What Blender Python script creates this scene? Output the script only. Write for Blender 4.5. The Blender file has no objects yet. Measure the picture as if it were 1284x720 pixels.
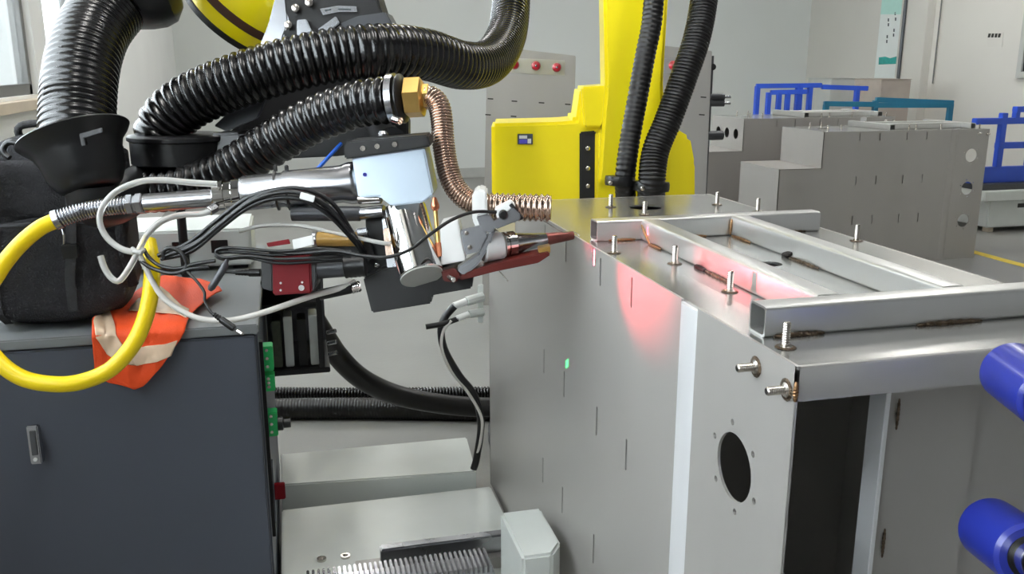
import bpy, bmesh, math, random
from mathutils import Vector, Matrix, noise
random.seed(7)
sc = bpy.context.scene
col = sc.collection
PI = math.pi

# ------------------------------------------------------------------ camera
FPX, PITCH, YAW, CAMZ = 1116.7, .24423, .24363, 1.35
cam = bpy.data.cameras.new('camera'); camo = bpy.data.objects.new('camera', cam); col.objects.link(camo)
cam.sensor_width = 36; cam.lens = FPX / 1284 * 36; cam.clip_start = .02; cam.clip_end = 200
camo.location = (0, 0, CAMZ); camo.rotation_euler = (PI/2 - PITCH, 0, -YAW)
sc.camera = camo

# ------------------------------------------------------------------ world, exposure
w = bpy.data.worlds.new('world'); sc.world = w; w.use_nodes = True
bg = w.node_tree.nodes['Background']; bg.inputs[0].default_value = (.93, .97, 1, 1); bg.inputs[1].default_value = .22
vs = sc.view_settings
vs.view_transform = 'Standard'; vs.look = 'None'; vs.gamma = 1; vs.use_curve_mapping = False; vs.exposure = 0.18

# ------------------------------------------------------------------ large lights: daylight through the long window, and an added far source
def area(name, loc, rot, sx, sy, power, color=(1, 1, 1), parent=None):
    l = bpy.data.lights.new(name, 'AREA'); l.shape = 'RECTANGLE'; l.size = sx; l.size_y = sy; l.energy = power; l.color = color
    o = bpy.data.objects.new(name, l); col.objects.link(o); o.location = loc; o.rotation_euler = rot
    if parent: o.parent = parent
    return o
LWX = -1.17                                                     # inner face of the left wall
area('left_side_light', (LWX - .35, 1.3, 2.0), (0, -PI/2, 0), 1.6, 6.2, 300, (.95, .98, 1))
area('left_side_light', (LWX - .35, 6.1, 1.7), (0, -PI/2, 0), 1.9, 2.0, 520, (.95, .98, 1))  # added source behind the far window, brightens left faces of the far frames

# ------------------------------------------------------------------ pixel helpers (pixel + distance -> place)
CF = Vector((math.sin(YAW)*math.cos(PITCH), math.cos(YAW)*math.cos(PITCH), -math.sin(PITCH)))
CR = Vector((math.cos(YAW), -math.sin(YAW), 0))
CU = CR.cross(CF)
CO = Vector((0, 0, CAMZ))
def ray(x, y): return CF + CR*((x-642)/FPX) - CU*((y-360)/FPX)
def P(x, y, d): return CO + ray(x, y)*d
def onX(x, y, X): r = ray(x, y); return CO + r*(X/r.x)
def onY(x, y, Y): r = ray(x, y); return CO + r*(Y/r.y)
def onZ(x, y, Z): r = ray(x, y); return CO + r*((Z-CAMZ)/r.z)
def m(px, d): return px*d/FPX

# ------------------------------------------------------------------ materials
def lin(c):
    c /= 255
    return c/12.92 if c <= .04045 else ((c+.055)/1.055)**2.4
def rgb(r, g, b): return (lin(r), lin(g), lin(b), 1)
MATS = {}
def mat(name, c, rough=.5, metal=0, var=.06, scale=8, bump=0, bscale=60, stretch=(1, 1, 1), coat=0, trans=0, ior=1.45, emit=0, rvar=0, spec=.5, alpha=1):
    M = bpy.data.materials.new(name); M.use_nodes = True; nt = M.node_tree; N = nt.nodes; B = N['Principled BSDF']
    tc = N.new('ShaderNodeTexCoord'); mp = N.new('ShaderNodeMapping'); mp.inputs['Scale'].default_value = stretch
    nt.links.new(tc.outputs['Object'], mp.inputs['Vector'])
    nz = N.new('ShaderNodeTexNoise'); nz.inputs['Scale'].default_value = scale; nz.inputs['Detail'].default_value = 5
    nt.links.new(mp.outputs[0], nz.inputs['Vector'])
    cr = N.new('ShaderNodeValToRGB'); k = rgb(*c)
    cr.color_ramp.elements[0].position = .3; cr.color_ramp.elements[1].position = .7
    cr.color_ramp.elements[0].color = tuple(max(0, v*(1-var)) for v in k[:3]) + (1,)
    cr.color_ramp.elements[1].color = tuple(min(1, v*(1+var)) for v in k[:3]) + (1,)
    nt.links.new(nz.outputs['Fac'], cr.inputs[0]); nt.links.new(cr.outputs[0], B.inputs['Base Color'])
    B.inputs['Roughness'].default_value = rough; B.inputs['Metallic'].default_value = metal
    B.inputs['Specular IOR Level'].default_value = spec
    if rvar:
        mr = N.new('ShaderNodeMapRange'); mr.inputs['To Min'].default_value = max(.02, rough-rvar); mr.inputs['To Max'].default_value = min(1, rough+rvar)
        nt.links.new(nz.outputs['Fac'], mr.inputs['Value']); nt.links.new(mr.outputs[0], B.inputs['Roughness'])
    if coat: B.inputs['Coat Weight'].default_value = coat; B.inputs['Coat Roughness'].default_value = .12
    if trans: B.inputs['Transmission Weight'].default_value = trans; B.inputs['IOR'].default_value = ior
    if alpha < 1: B.inputs['Alpha'].default_value = alpha
    if emit:
        B.inputs['Emission Color'].default_value = k; B.inputs['Emission Strength'].default_value = emit
    if bump:
        n2 = N.new('ShaderNodeTexNoise'); n2.inputs['Scale'].default_value = bscale; n2.inputs['Detail'].default_value = 4
        nt.links.new(mp.outputs[0], n2.inputs['Vector'])
        bp = N.new('ShaderNodeBump'); bp.inputs['Strength'].default_value = bump; bp.inputs['Distance'].default_value = .01
        nt.links.new(n2.outputs['Fac'], bp.inputs['Height']); nt.links.new(bp.outputs[0], B.inputs['Normal'])
    MATS[name] = M
    return M
mat('floor', (140, 140, 136), .42, var=.12, scale=1.6, bump=.08, bscale=40, rvar=.12)
mat('wall', (236, 237, 235), .8, var=.03, scale=1.2, bump=.05, bscale=120)
mat('wall_grey', (212, 216, 213), .8, var=.03, scale=.8)
mat('wall_cream', (206, 204, 197), .8, var=.03, scale=.8)
mat('ceiling', (128, 130, 132), .9)
mat('tan', (205, 192, 172), .6, var=.08)
mat('alu_frame', (120, 120, 118), .4, .6)
mat('glass', (235, 242, 245), .03, trans=1, var=0)
mat('steel', (172, 169, 165), .38, .32, var=.05, scale=3, stretch=(1, 1, .25), rvar=.09)
mat('steel_tube', (206, 206, 204), .34, .85, var=.03, scale=5, rvar=.02)
mat('steel_top', (186, 185, 182), .22, .82, var=.05, scale=4, rvar=.06)
mat('steel_pale', (235, 236, 238), .3, .35, var=.02)  # pale steel; on the corner strip it paints in a window reflection
mat('steel_bolt', (196, 190, 182), .25, 1, var=.1, scale=60)
mat('weld', (92, 78, 64), .38, .85, var=.5, scale=90, bump=.5, bscale=260)
mat('burn', (150, 116, 84), .4, .9, var=.25, scale=60)
mat('dark_weld', (38, 34, 32), .5, .6, var=.4, scale=120, bump=.4, bscale=200)
mat('hose', (9, 9, 11), .27, var=.15, scale=12, coat=.12, spec=.55)
mat('hose_matt', (16, 16, 17), .42, var=.15, scale=12)
mat('black_plastic', (20, 21, 23), .38, var=.12, scale=6)
mat('black_metal', (13, 13, 15), .5, .0, var=.15, scale=6)
mat('dark_grey', (74, 76, 80), .4, .2)
mat('yellow', (255, 232, 8), .36, var=.04, scale=3, coat=.3)
mat('yellow_cable', (250, 218, 8), .35, var=.04)
mat('brown_band', (70, 40, 24), .5)
mat('silver', (172, 173, 177), .26, 1, var=.04, scale=4, rvar=.06)
mat('silver_face', (182, 195, 208), .36, .6, var=.03, scale=4)
mat('chrome', (226, 224, 222), .07, 1, var=.02)
mat('white', (232, 233, 232), .4, var=.03)
mat('white_machine', (214, 218, 214), .45, var=.03)
mat('brass', (206, 168, 98), .3, .9, var=.12, scale=20)
mat('amber', (214, 170, 92), .2, trans=.35, var=.1, scale=20)
mat('copper', (196, 124, 92), .3, .95, var=.12, scale=20)
mat('metal_hose', (188, 164, 148), .24, 1, var=.16, scale=12)
mat('tip', (140, 84, 78), .4, .8, var=.25, scale=40)
mat('dark_red', (96, 34, 28), .3, .2, var=.15, scale=20)
mat('red', (120, 3, 18), .5, .0, var=.06, spec=.25)
mat('red_cap', (176, 20, 36), .3, var=.1, coat=.3)
mat('clear', (236, 236, 232), .2, trans=.55, var=.03)
mat('white_cable', (214, 210, 204), .4, var=.05)
mat('cable', (26, 27, 29), .4, var=.15)
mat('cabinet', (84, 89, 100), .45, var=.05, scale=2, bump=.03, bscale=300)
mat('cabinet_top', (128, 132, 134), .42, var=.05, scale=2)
mat('fabric', (38, 38, 42), .85, var=.3, scale=14, bump=.5, bscale=260)
mat('fabric_trim', (54, 54, 57), .7, var=.2, scale=30, bump=.3, bscale=300)
mat('orange', (255, 84, 26), .6, var=.08, scale=10, bump=.2, bscale=300)
mat('reflective', (232, 204, 176), .35, .15, var=.08, scale=30)
mat('green', (38, 190, 104), .4, var=.15)
mat('pcb', (70, 76, 60), .5, var=.3, scale=40)
mat('blue', (34, 46, 140), .3, var=.06, scale=5, coat=.2)
mat('blue_frame', (42, 80, 190), .4, var=.06)
mat('teal_frame', (36, 108, 136), .4, var=.06)
mat('blue_tube', (40, 100, 200), .4)
mat('label_blue', (92, 88, 200), .4)
mat('cardboard', (168, 158, 148), .8, var=.06)
mat('grey_box', (176, 178, 174), .7, var=.05)
mat('banner', (226, 232, 230), .7, var=.02)
mat('banner_top', (180, 222, 212), .7, var=.04)
mat('teal_print', (52, 158, 150), .7, var=.12, scale=30)
mat('ink', (70, 80, 84), .7)
mat('black_ink', (34, 36, 30), .7)
mat('yellow_line', (222, 196, 70), .6, var=.1, scale=14)
mat('lamp', (255, 252, 244), .5, emit=6, var=0)  # glowing face of the added ceiling lamps
mat('rubber', (28, 28, 28), .7)

# ------------------------------------------------------------------ object helpers
def meta(o, label=None, cat=None, group=None, kind=None):
    if label: o['label'] = label
    if cat: o['category'] = cat
    if group: o['group'] = group
    if kind: o['kind'] = kind
    return o
def thing(name, label, cat, loc=(0, 0, 0), group=None):
    o = bpy.data.objects.new(name, None); o.empty_display_size = .05; col.objects.link(o); o.location = loc
    return meta(o, label, cat, group)
def rootloc(p):
    v = Vector((0, 0, 0))
    while p is not None: v += p.location; p = p.parent
    return v
def finish(name, bm, mt, parent=None, smooth=35, meta_=None):
    bmesh.ops.recalc_face_normals(bm, faces=bm.faces[:])
    me = bpy.data.meshes.new(name)
    if parent is None:
        xs = [v.co.copy() for v in bm.verts]
        lo = Vector([min(v[i] for v in xs) for i in range(3)]); hi = Vector([max(v[i] for v in xs) for i in range(3)])
        off = Vector(((lo.x+hi.x)/2, (lo.y+hi.y)/2, lo.z))
    else: off = rootloc(parent)
    bmesh.ops.translate(bm, verts=bm.verts[:], vec=-off)
    bm.to_mesh(me); bm.free()
    if smooth:
        me.polygons.foreach_set('use_smooth', [True]*len(me.polygons)); me.set_sharp_from_angle(angle=math.radians(smooth))
    me.materials.append(MATS[mt])
    o = bpy.data.objects.new(name, me); col.objects.link(o)
    if parent is None: o.location = off
    else: o.parent = parent
    if meta_: meta(o, *meta_)
    return o
def bevel(bm, w, seg=2):
    if w: bmesh.ops.bevel(bm, geom=bm.edges[:], offset=w, segments=seg, affect='EDGES', clamp_overlap=True)
def box(name, lo, hi, mt, parent=None, bv=.002, meta_=None, rot=None, pivot=None):
    bm = bmesh.new(); bmesh.ops.create_cube(bm, size=1)
    lo, hi = Vector(lo), Vector(hi); s = hi-lo; c = (lo+hi)/2
    for v in bm.verts: v.co = Vector((v.co.x*s.x, v.co.y*s.y, v.co.z*s.z)) + c
    bevel(bm, bv)
    if rot is not None:
        pv = Vector(pivot) if pivot is not None else c
        for v in bm.verts: v.co = rot @ (v.co-pv) + pv
    return finish(name, bm, mt, parent, 35, meta_)
def prism(name, pts, vec, mt, parent=None, bv=.0015, meta_=None):
    bm = bmesh.new(); a = [bm.verts.new(p) for p in pts]; b = [bm.verts.new(Vector(p)+Vector(vec)) for p in pts]
    n = len(pts); bm.faces.new(a); bm.faces.new(b[::-1])
    for i in range(n): bm.faces.new((a[i], b[i], b[(i+1) % n], a[(i+1) % n]))
    bmesh.ops.recalc_face_normals(bm, faces=bm.faces[:]); bevel(bm, bv)
    return finish(name, bm, mt, parent, 35, meta_)
FH = Vector((math.sin(YAW), math.cos(YAW), 0))                   # horizontal viewing direction
def slab(name, px, d, th, mt, parent=None, bv=.0015, meta_=None):  # outline at distance d, real thickness th away from the viewer
    return prism(name, [P(x, y, d) for x, y in px], FH*th, mt, parent, bv, meta_)
def smoothpath(pts, n=12):
    pts = [Vector(p) for p in pts]
    if len(pts) < 3: return [pts[0].lerp(pts[1], i/n) for i in range(n+1)]
    q = [pts[0]*2-pts[1]] + pts + [pts[-1]*2-pts[-2]]; out = []
    for i in range(1, len(q)-2):
        p0, p1, p2, p3 = q[i-1:i+3]
        for k in range(n):
            t = k/n
            out.append(.5*((2*p1)+(p2-p0)*t+(2*p0-5*p1+4*p2-p3)*t*t+(3*p1-p0-3*p2+p3)*t**3))
    out.append(pts[-1]); return out
def resample(path, step):
    L = [0]
    for a, b in zip(path, path[1:]): L.append(L[-1]+(b-a).length)
    n = max(2, round(L[-1]/step)); out = []; j = 0
    for i in range(n+1):
        s = L[-1]*i/n
        while j < len(path)-2 and L[j+1] < s: j += 1
        seg = L[j+1]-L[j] or 1
        out.append((path[j].lerp(path[j+1], min(1, (s-L[j])/seg)), s, s/L[-1]))
    return out
def sweep(bm, path, rad, seg=12, caps=True, hollow=0):
    pts = [p for p, *_ in path]; rings = []
    t = (pts[1]-pts[0]).normalized(); u = t.orthogonal().normalized()
    for i, p in enumerate(pts):
        t2 = (pts[min(i+1, len(pts)-1)]-pts[max(i-1, 0)]).normalized()
        u = (u - t2*u.dot(t2)).normalized(); v = t2.cross(u)
        r = rad(path[i][1], path[i][2]) if callable(rad) else rad
        rings.append([bm.verts.new(p+(u*math.cos(2*PI*k/seg)+v*math.sin(2*PI*k/seg))*r) for k in range(seg)])
    for a, b in zip(rings, rings[1:]):
        for k in range(seg): bm.faces.new((a[k], a[(k+1) % seg], b[(k+1) % seg], b[k]))
    if caps: bm.faces.new(rings[0][::-1]); bm.faces.new(rings[-1])
def tube(name, pts, r, mt, parent=None, seg=12, step=.008, meta_=None, smooth=60):
    bm = bmesh.new(); sweep(bm, resample(smoothpath(pts), step), r, seg); return finish(name, bm, mt, parent, smooth, meta_)
def corrugated(name, pts, r, pitch, depth, mt, parent=None, seg=24, sub=5, meta_=None, r2=None, shape='round'):
    def rad(s, t):
        base = r if r2 is None else r+(r2-r)*t
        ph = (s/pitch) % 1
        k = abs(math.sin(PI*ph)) if shape == 'round' else .5-.5*math.cos(2*PI*ph)
        return base*(1-depth*(1-k))
    bm = bmesh.new(); sweep(bm, resample(smoothpath(pts, 24), pitch/sub), rad, seg); return finish(name, bm, mt, parent, 75, meta_)
def lathe(name, prof, org, axis, mt, parent=None, seg=32, meta_=None, smooth=35, squash=None):  # prof: (radius, height along axis)
    ax = Vector(axis).normalized(); u = ax.orthogonal().normalized(); v = ax.cross(u); org = Vector(org)
    bm = bmesh.new(); rings = []
    for r, h in prof:
        rings.append([bm.verts.new(org+ax*h+(u*math.cos(2*PI*k/seg)+v*math.sin(2*PI*k/seg))*max(r, 1e-5)) for k in range(seg)])
    for a, b in zip(rings, rings[1:]):
        for k in range(seg): bm.faces.new((a[k], a[(k+1) % seg], b[(k+1) % seg], b[k]))
    if prof[0][0] > 1e-4: bm.faces.new(rings[0][::-1])
    if prof[-1][0] > 1e-4: bm.faces.new(rings[-1])
    bmesh.ops.remove_doubles(bm, verts=bm.verts[:], dist=1e-5)
    return finish(name, bm, mt, parent, smooth, meta_)
def rod(name, a, b, r, mt, parent=None, seg=20, bv=.001, meta_=None, r2=None):
    a, b = Vector(a), Vector(b); L = (b-a).length; q = r if r2 is None else r2
    return lathe(name, [(max(r-bv, 1e-5), 0), (r, bv), (q, L-bv), (max(q-bv, 1e-5), L)], a, b-a, mt, parent, seg, meta_)
def circ(cx, cy, r, n=24, a0=0): return [(cx+r*math.cos(a0+2*PI*i/n), cy+r*math.sin(a0+2*PI*i/n)) for i in range(n)]
def rrect(x0, y0, x1, y1, r, n=4):
    out = []
    for cx, cy, a in ((x1-r, y1-r, 0), (x0+r, y1-r, PI/2), (x0+r, y0+r, PI), (x1-r, y0+r, 1.5*PI)):
        out += [(cx+r*math.cos(a+PI/2*i/n), cy+r*math.sin(a+PI/2*i/n)) for i in range(n+1)]
    return out
def plate(name, loops, t, fn, mt, parent=None, meta_=None, smooth=12):      # 2-D outline with holes, thickness t; fn maps (u, v, w) to space
    cu = bpy.data.curves.new('tmp', 'CURVE'); cu.dimensions = '2D'; cu.fill_mode = 'BOTH'; cu.extrude = t/2
    for lp in loops:
        s = cu.splines.new('POLY'); s.points.add(len(lp)-1); s.use_cyclic_u = True
        for q, (x, y) in zip(s.points, lp): q.co = (x, y, 0, 1)
    ob = bpy.data.objects.new('tmp', cu); col.objects.link(ob)
    me = bpy.data.meshes.new_from_object(ob)
    bm = bmesh.new(); bm.from_mesh(me); bmesh.ops.remove_doubles(bm, verts=bm.verts[:], dist=1e-6)
    for v in bm.verts: v.co = Vector(fn(*v.co))
    bpy.data.objects.remove(ob); bpy.data.curves.remove(cu); bpy.data.meshes.remove(me)
    return finish(name, bm, mt, parent, smooth, meta_)
def copy_tree(o, parent=None):
    c = o.copy(); col.objects.link(c); c.parent = parent
    for ch in list(o.children): copy_tree(ch, c)
    return c
def blob(name, c, half, mt, parent=None, e=.45, nz=.0, nscale=6, seg=28, ring=18, meta_=None, shape=None):
    bm = bmesh.new(); c = Vector(c)
    def sg(v, p): return math.copysign(abs(v)**p, v)
    rings = []
    for i in range(ring+1):
        th = -PI/2 + PI*i/ring
        rings.append([bm.verts.new((sg(math.cos(th), e)*sg(math.cos(2*PI*k/seg), e)*half[0], sg(math.cos(th), e)*sg(math.sin(2*PI*k/seg), e)*half[1], sg(math.sin(th), e)*half[2])) for k in range(seg)])
    for a, b in zip(rings, rings[1:]):
        for k in range(seg): bm.faces.new((a[k], a[(k+1) % seg], b[(k+1) % seg], b[k]))
    bmesh.ops.remove_doubles(bm, verts=bm.verts[:], dist=1e-5)
    for v in bm.verts:
        if shape: v.co = shape(v.co)
        if nz: v.co += v.co.normalized()*noise.noise(v.co*nscale)*nz
        v.co += c
    return finish(name, bm, mt, parent, 80, meta_)

# ================================================================== the hall
RWX, BWY, CEIL = 6.70, 10.82, 4.2
K = 'structure'
def struct(o): o['kind'] = K; return o
struct(box('floor', (LWX-.2, -3.2, -.1), (RWX+.2, BWY+.2, 0), 'floor', bv=0))
struct(box('ceiling', (LWX-.2, -3.2, CEIL), (RWX+.2, BWY+.2, CEIL+.1), 'ceiling', bv=0))
struct(box('wall_back', (LWX-.2, BWY, 0), (RWX+.2, BWY+.2, CEIL), 'wall_grey', bv=0))
struct(box('wall_right', (RWX, -3.2, 0), (RWX+.2, BWY, CEIL), 'wall_cream', bv=0))
# left wall with a long window band
wl = struct(thing('wall_left', None, None)); del_keys = None
WY0, WY1, WZ0, WZ1 = -1.5, onX(50, 118, LWX).y, onX(50, 118, LWX).z, 2.9
box('wall_below', (LWX-.2, -3.2, 0), (LWX, BWY, WZ0), 'wall', wl, 0)
box('wall_above', (LWX-.2, -3.2, WZ1), (LWX, BWY, CEIL), 'wall', wl, 0)
VY0, VY1 = 5.15, 7.05
box('wall_pier', (LWX-.2, WY1, WZ0), (LWX, VY0, WZ1), 'wall', wl, 0)
box('wall_pier', (LWX-.2, VY1, WZ0), (LWX, BWY, WZ1), 'wall', wl, 0)
box('wall_pier', (LWX-.2, -3.2, WZ0), (LWX, WY0, WZ1), 'wall', wl, 0)
win = struct(thing('window_1', None, None, (LWX-.06, WY0, WZ0)))
for y in (WY0, 1.0, 2.7, 4.0, WY1-.05):
    if y < WY1-.04: box('mullion', (LWX-.09, y, WZ0), (LWX-.03, y+.05, WZ1), 'alu_frame', win)
for z in (WZ0, WZ1-.05): box('frame_rail', (LWX-.09, WY0, z), (LWX-.03, WY1, z+.05), 'alu_frame', win)
for a, b in ((WY0+.05, 1.0), (1.05, 2.7), (2.75, 4.0), (4.05, WY1-.05)):
    if b-a > .05: box('pane', (LWX-.065, a, WZ0+.05), (LWX-.055, b, WZ1-.05), 'glass', win, 0)
added_win = struct(thing('added_window', None, None, (LWX-.06, VY0, WZ0)))  # added window, unseen behind the wide hose, to light the far frames
for y in (VY0, (VY0+VY1)/2, VY1-.05): box('mullion', (LWX-.09, y, WZ0+.05), (LWX-.03, y+.05, WZ1-.05), 'alu_frame', added_win)
for z in (WZ0, WZ1-.05): box('frame_rail', (LWX-.09, VY0, z), (LWX-.03, VY1, z+.05), 'alu_frame', added_win)
for a, b in ((VY0+.05, (VY0+VY1)/2), ((VY0+VY1)/2+.05, VY1-.05)): box('pane', (LWX-.065, a, WZ0+.05), (LWX-.055, b, WZ1-.05), 'glass', added_win, 0)
struct(box('trim_1', (LWX, WY0, WZ0-.06), (LWX+.06, WY1+.5, WZ0-.015), 'tan'))
struct(box('baseboard_back', (LWX, BWY-.02, 0), (RWX, BWY, .12), 'grey_box'))
# ceiling lamps, added out of view for overhead light and a brighter back wall
for i, (x, y) in enumerate([(-.3, 1.2), (-.3, 4.2), (1.5, 1.6), (1.7, 6.4), (3.9, 4.9), (3.9, 7.6), (5.6, 6.6), (.3, 8.4)]):
    t = thing('added_lamp', 'long white linear lamp added out of view under the hall ceiling', 'lamp', (x, y, CEIL-.3), 'added linear lamps under the ceiling')
    box('added_lamp_housing', (x-.11, y-.65, CEIL-.30), (x+.11, y+.65, CEIL-.23), 'white', t)
    for s in (-.5, .5): rod('added_lamp_rod', (x, y+s, CEIL-.23), (x, y+s, CEIL), .006, 'alu_frame', t, 8)
    box('added_lamp_diffuser', (x-.09, y-.63, CEIL-.315), (x+.09, y+.63, CEIL-.302), 'lamp', t, 0)
    a = area('added_lamp_light', (0, 0, -.03), (0, 0, 0), .18, 1.26, 25, (1, .985, .95), t)

# ================================================================== steel machine frames (the workpieces)
WPX, WPY, WPZ = .542, .847, .10
HGT, WID, LEN, STEP = .92, .53, 1.30, .31
def bead(name, a, b, r, mt, parent, seed=0):
    a, b = Vector(a), Vector(b); path = resample([a.lerp(b, i/12) for i in range(13)], (b-a).length/18)
    bm = bmesh.new()
    sweep(bm, path, lambda s, t: .8*r*(.35+.65*math.sin(PI*min(1, max(0, t)))**.5)*(1+.18*math.sin(t*40+seed)), 8)
    return finish(name, bm, mt, parent, 60)
def stud(parent, base, ax, h=.032, r=.0052, ring=False):
    ax = Vector(ax); prof = [(r*2, 0), (r*2, .0015), (r*1.25, .003)]
    n = 9
    for i in range(n):
        z = .004+(h-.005)*i/n; d = (h-.005)/n
        prof += [(r*.9, z), (r, z+d*.5)]
    prof += [(r*.9, h-.001), (r*.7, h)]
    if ring: lathe('stud_weld', [(r*2.1, .0002), (r*2.5, .0007), (r*2.0, .0022)], base, ax, 'weld', parent, 14)
    return lathe('weld_stud', prof, base, ax, 'steel_bolt', parent, 14)
def machine_frame(label, group, detail=True, riser_holes=False, caps=False, STH=.68):
    t = thing('steel_machine_frame', label, 'steel frame', (0, 0, 0), group)
    T = .004
    side = [(.31, 0), (LEN+STEP, 0), (LEN+STEP, STH), (LEN, STH), (LEN, HGT), (.31, HGT)]
    loops = [side]
    for y in (1.028, .872, .661, .505):
        for z0, z1 in ((.857, .905), (.560, .615), (.285, .345)):
            loops.append([(y-.0032, z0), (y-.0032, z1), (y, z1+.003), (y+.0032, z1), (y+.0032, z0), (y, z0-.003)])
    plate('side_panel', loops, T, lambda u, v, q: (T/2+q, u, v), 'steel', t)
    near = [[(0, 0), (.256, 0), (.256, HGT), (0, HGT)]]
    for z in (.738, .508, .278):
        near.append(circ(.128, z, .046, 36))
        for k in range(6): near.append(circ(.128+.060*math.cos(k*PI/3+.35), z+.060*math.sin(k*PI/3+.35), .0045, 10))
    plate('end_side_panel', near, T, lambda u, v, q: (T/2+q, u, v), 'steel', t)
    prism('corner_strip', [(0, .256, 0), (-.003, .262, 0), (-.003, .304, 0), (0, .31, 0), (.004, .31, 0), (.004, .256, 0)], (0, 0, HGT-.004), 'steel_pale', t, 0)  # pale colour paints the window's reflection along the bend
    box('side_panel', (WID-T, 0, 0), (WID, LEN, HGT), 'steel', t, 0)
    box('step_side_panel', (WID-T, LEN, 0), (WID, LEN+STEP, STH), 'steel', t, 0)
    top = [[(T, .004), (WID-T, .004), (WID-T, LEN-T), (T, LEN-T)], circ(.278, 1.127, .040, 32), circ(.247, .49, .019, 24), circ(.40, .30, .012, 16)]
    plate('top_plate', top, T, lambda u, v, q: (u, v, HGT-T/2+q), 'steel_top', t)
    # folded lip along the open end
    lip = [(0, HGT-T), (.0, HGT-.001), (-.0012, HGT-.0004)]
    prism('front_lip', [(0, .004, HGT), (0, .0015, HGT-.0012), (0, 0, HGT-.004), (0, 0, HGT-.043), (0, .004, HGT-.043), (0, .004, HGT-.004)], (WID, 0, 0), 'steel', t, 0)
    box('step_top', (0, LEN, STH-T), (WID, LEN+STEP, STH), 'steel', t, 0)
    ris = [[(0, STH), (WID, STH), (WID, HGT), (0, HGT)]]
    if riser_holes: ris += [circ(x, STH+.12, .038, 20) for x in (.12, .265, .41)]
    plate('riser_panel', ris, T, lambda u, v, q: (u, LEN-T/2+q, v), 'steel', t)
    ends = [[(0, 0), (WID, 0), (WID, STH), (0, STH)]]
    if riser_holes: ends += [circ(.265, .42, .04, 20)]
    plate('step_end_panel', ends, T, lambda u, v, q: (u, LEN+STEP-T/2+q, v), 'steel', t)
    box('bottom_plate', (T, 0, 0), (WID-T, LEN+STEP-T, T), 'steel', t, 0)
    # inside the open end
    box('divider', (T, .62, T), (WID-T, .624, HGT-T), 'steel', t, 0)
    box('inner_post', (.196, .095, T), (.203, .13, HGT-T), 'steel_pale', t, .001)
    box('inner_door_panel', (.205, .106, T), (.352, .110, HGT-T), 'steel', t, 0)
    box('inner_door_panel', (.362, .118, T), (WID-T, .122, HGT-T), 'steel', t, 0)
    # square tubes on the top
    def sqtube(lo, hi, axis):
        z0 = HGT
        if axis == 'x':
            plate('square_tube', [rrect(lo[1], z0, hi[1], z0+.04, .006), rrect(lo[1]+.003, z0+.003, hi[1]-.003, z0+.037, .004)], hi[0]-lo[0], lambda u, v, q: ((lo[0]+hi[0])/2+q, u, v), 'steel_tube', t)
        else:
            plate('square_tube', [rrect(lo[0], z0, hi[0], z0+.04, .006), rrect(lo[0]+.003, z0+.003, hi[0]-.003, z0+.037, .004)], hi[1]-lo[1], lambda u, v, q: (u, (lo[1]+hi[1])/2+q, v), 'steel_tube', t)
    sqtube((.018, .105), (.515, .145), 'x'); sqtube((.022, .745), (.502, .785), 'x')
    sqtube((.112, .1455), (.150, .7445), 'y'); sqtube((.302, .1455), (.340, .7445), 'y')
    for x, y in ((.197, 1.147), (.232, 1.02), (.461, 1.12), (.018, .64), (.087, .53), (.087, .33), (.024, .066), (.512, .634), (.504, 1.0)):
        stud(t, (x, y, HGT), (0, 0, 1), ring=detail)
    for y, z in ((.089, .89), (.018, .886)): stud(t, (0, y, z), (-1, 0, 0), .026, .0055, detail)
    if detail:
        z = HGT+.002
        for a, b, r, mt in [((.030, .103, z), (.100, .103, z), .005, 'weld'), ((.235, .103, z), (.335, .103, z), .005, 'weld'),
                            ((.045, .743, z), (.100, .743, z), .004, 'burn'), ((.111, .700, z), (.111, .742, HGT+.03), .004, 'burn'), ((.109, .70, z), (.109, .64, z), .004, 'burn'),
                            ((.110, .46, z), (.110, .37, z), .0045, 'weld'), ((.301, .742, z), (.301, .74, HGT+.034), .004, 'burn'), ((.300, .735, z), (.300, .66, z), .004, 'burn'),
                            ((.25, .743, z), (.19, .743, z), .004, 'burn'), ((.300, .52, z), (.300, .43, z), .004, 'weld'), ((.40, .743, z), (.47, .743, z), .004, 'weld')]:
            bead('weld_bead', a, b, r, mt, t)
        for a, b in [((.110, .50, z), (.110, .46, z)), ((.300, .545, z), (.302, .515, HGT+.010))]: bead('weld_spatter', a, b, .006, 'dark_weld', t, 2)
        for zz in (.80, .61): bead('weld_bead', (.222, .103, zz-.022), (.222, .103, zz+.022), .0028, 'weld', t)
        bead('weld_bead', (.0, -.001, .902), (.0, -.001, .878), .004, 'burn', t)
    if caps:
        for x in (.12, .265, .41):
            c = lathe('red_plug', [(.034, 0), (.034, .004), (.026, .016), (.012, .02), (0, .02)], (x, LEN, STH+.12), (0, 1, 0), 'red_cap', t, 20)
    return t
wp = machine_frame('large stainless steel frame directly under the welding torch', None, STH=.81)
wp.location = (WPX, WPY, WPZ)
wp2 = machine_frame('stainless frame with stepped end and blank end faces standing on the hall floor', None, False)
wp2.location = (4.75, 5.30, 0); wp2.rotation_euler = (0, 0, PI/2)
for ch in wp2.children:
    if ch.name.startswith('corner_strip'): ch.material_slots[0].link = 'OBJECT'; ch.material_slots[0].material = MATS['steel']  # plain steel here, without the painted reflection
wp3 = machine_frame('stainless frame showing three round holes in its end, behind the stepped frame', None, False, True)
wp3.location = (4.62, 6.15, .04); wp3.rotation_euler = (0, 0, PI/2)

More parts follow.
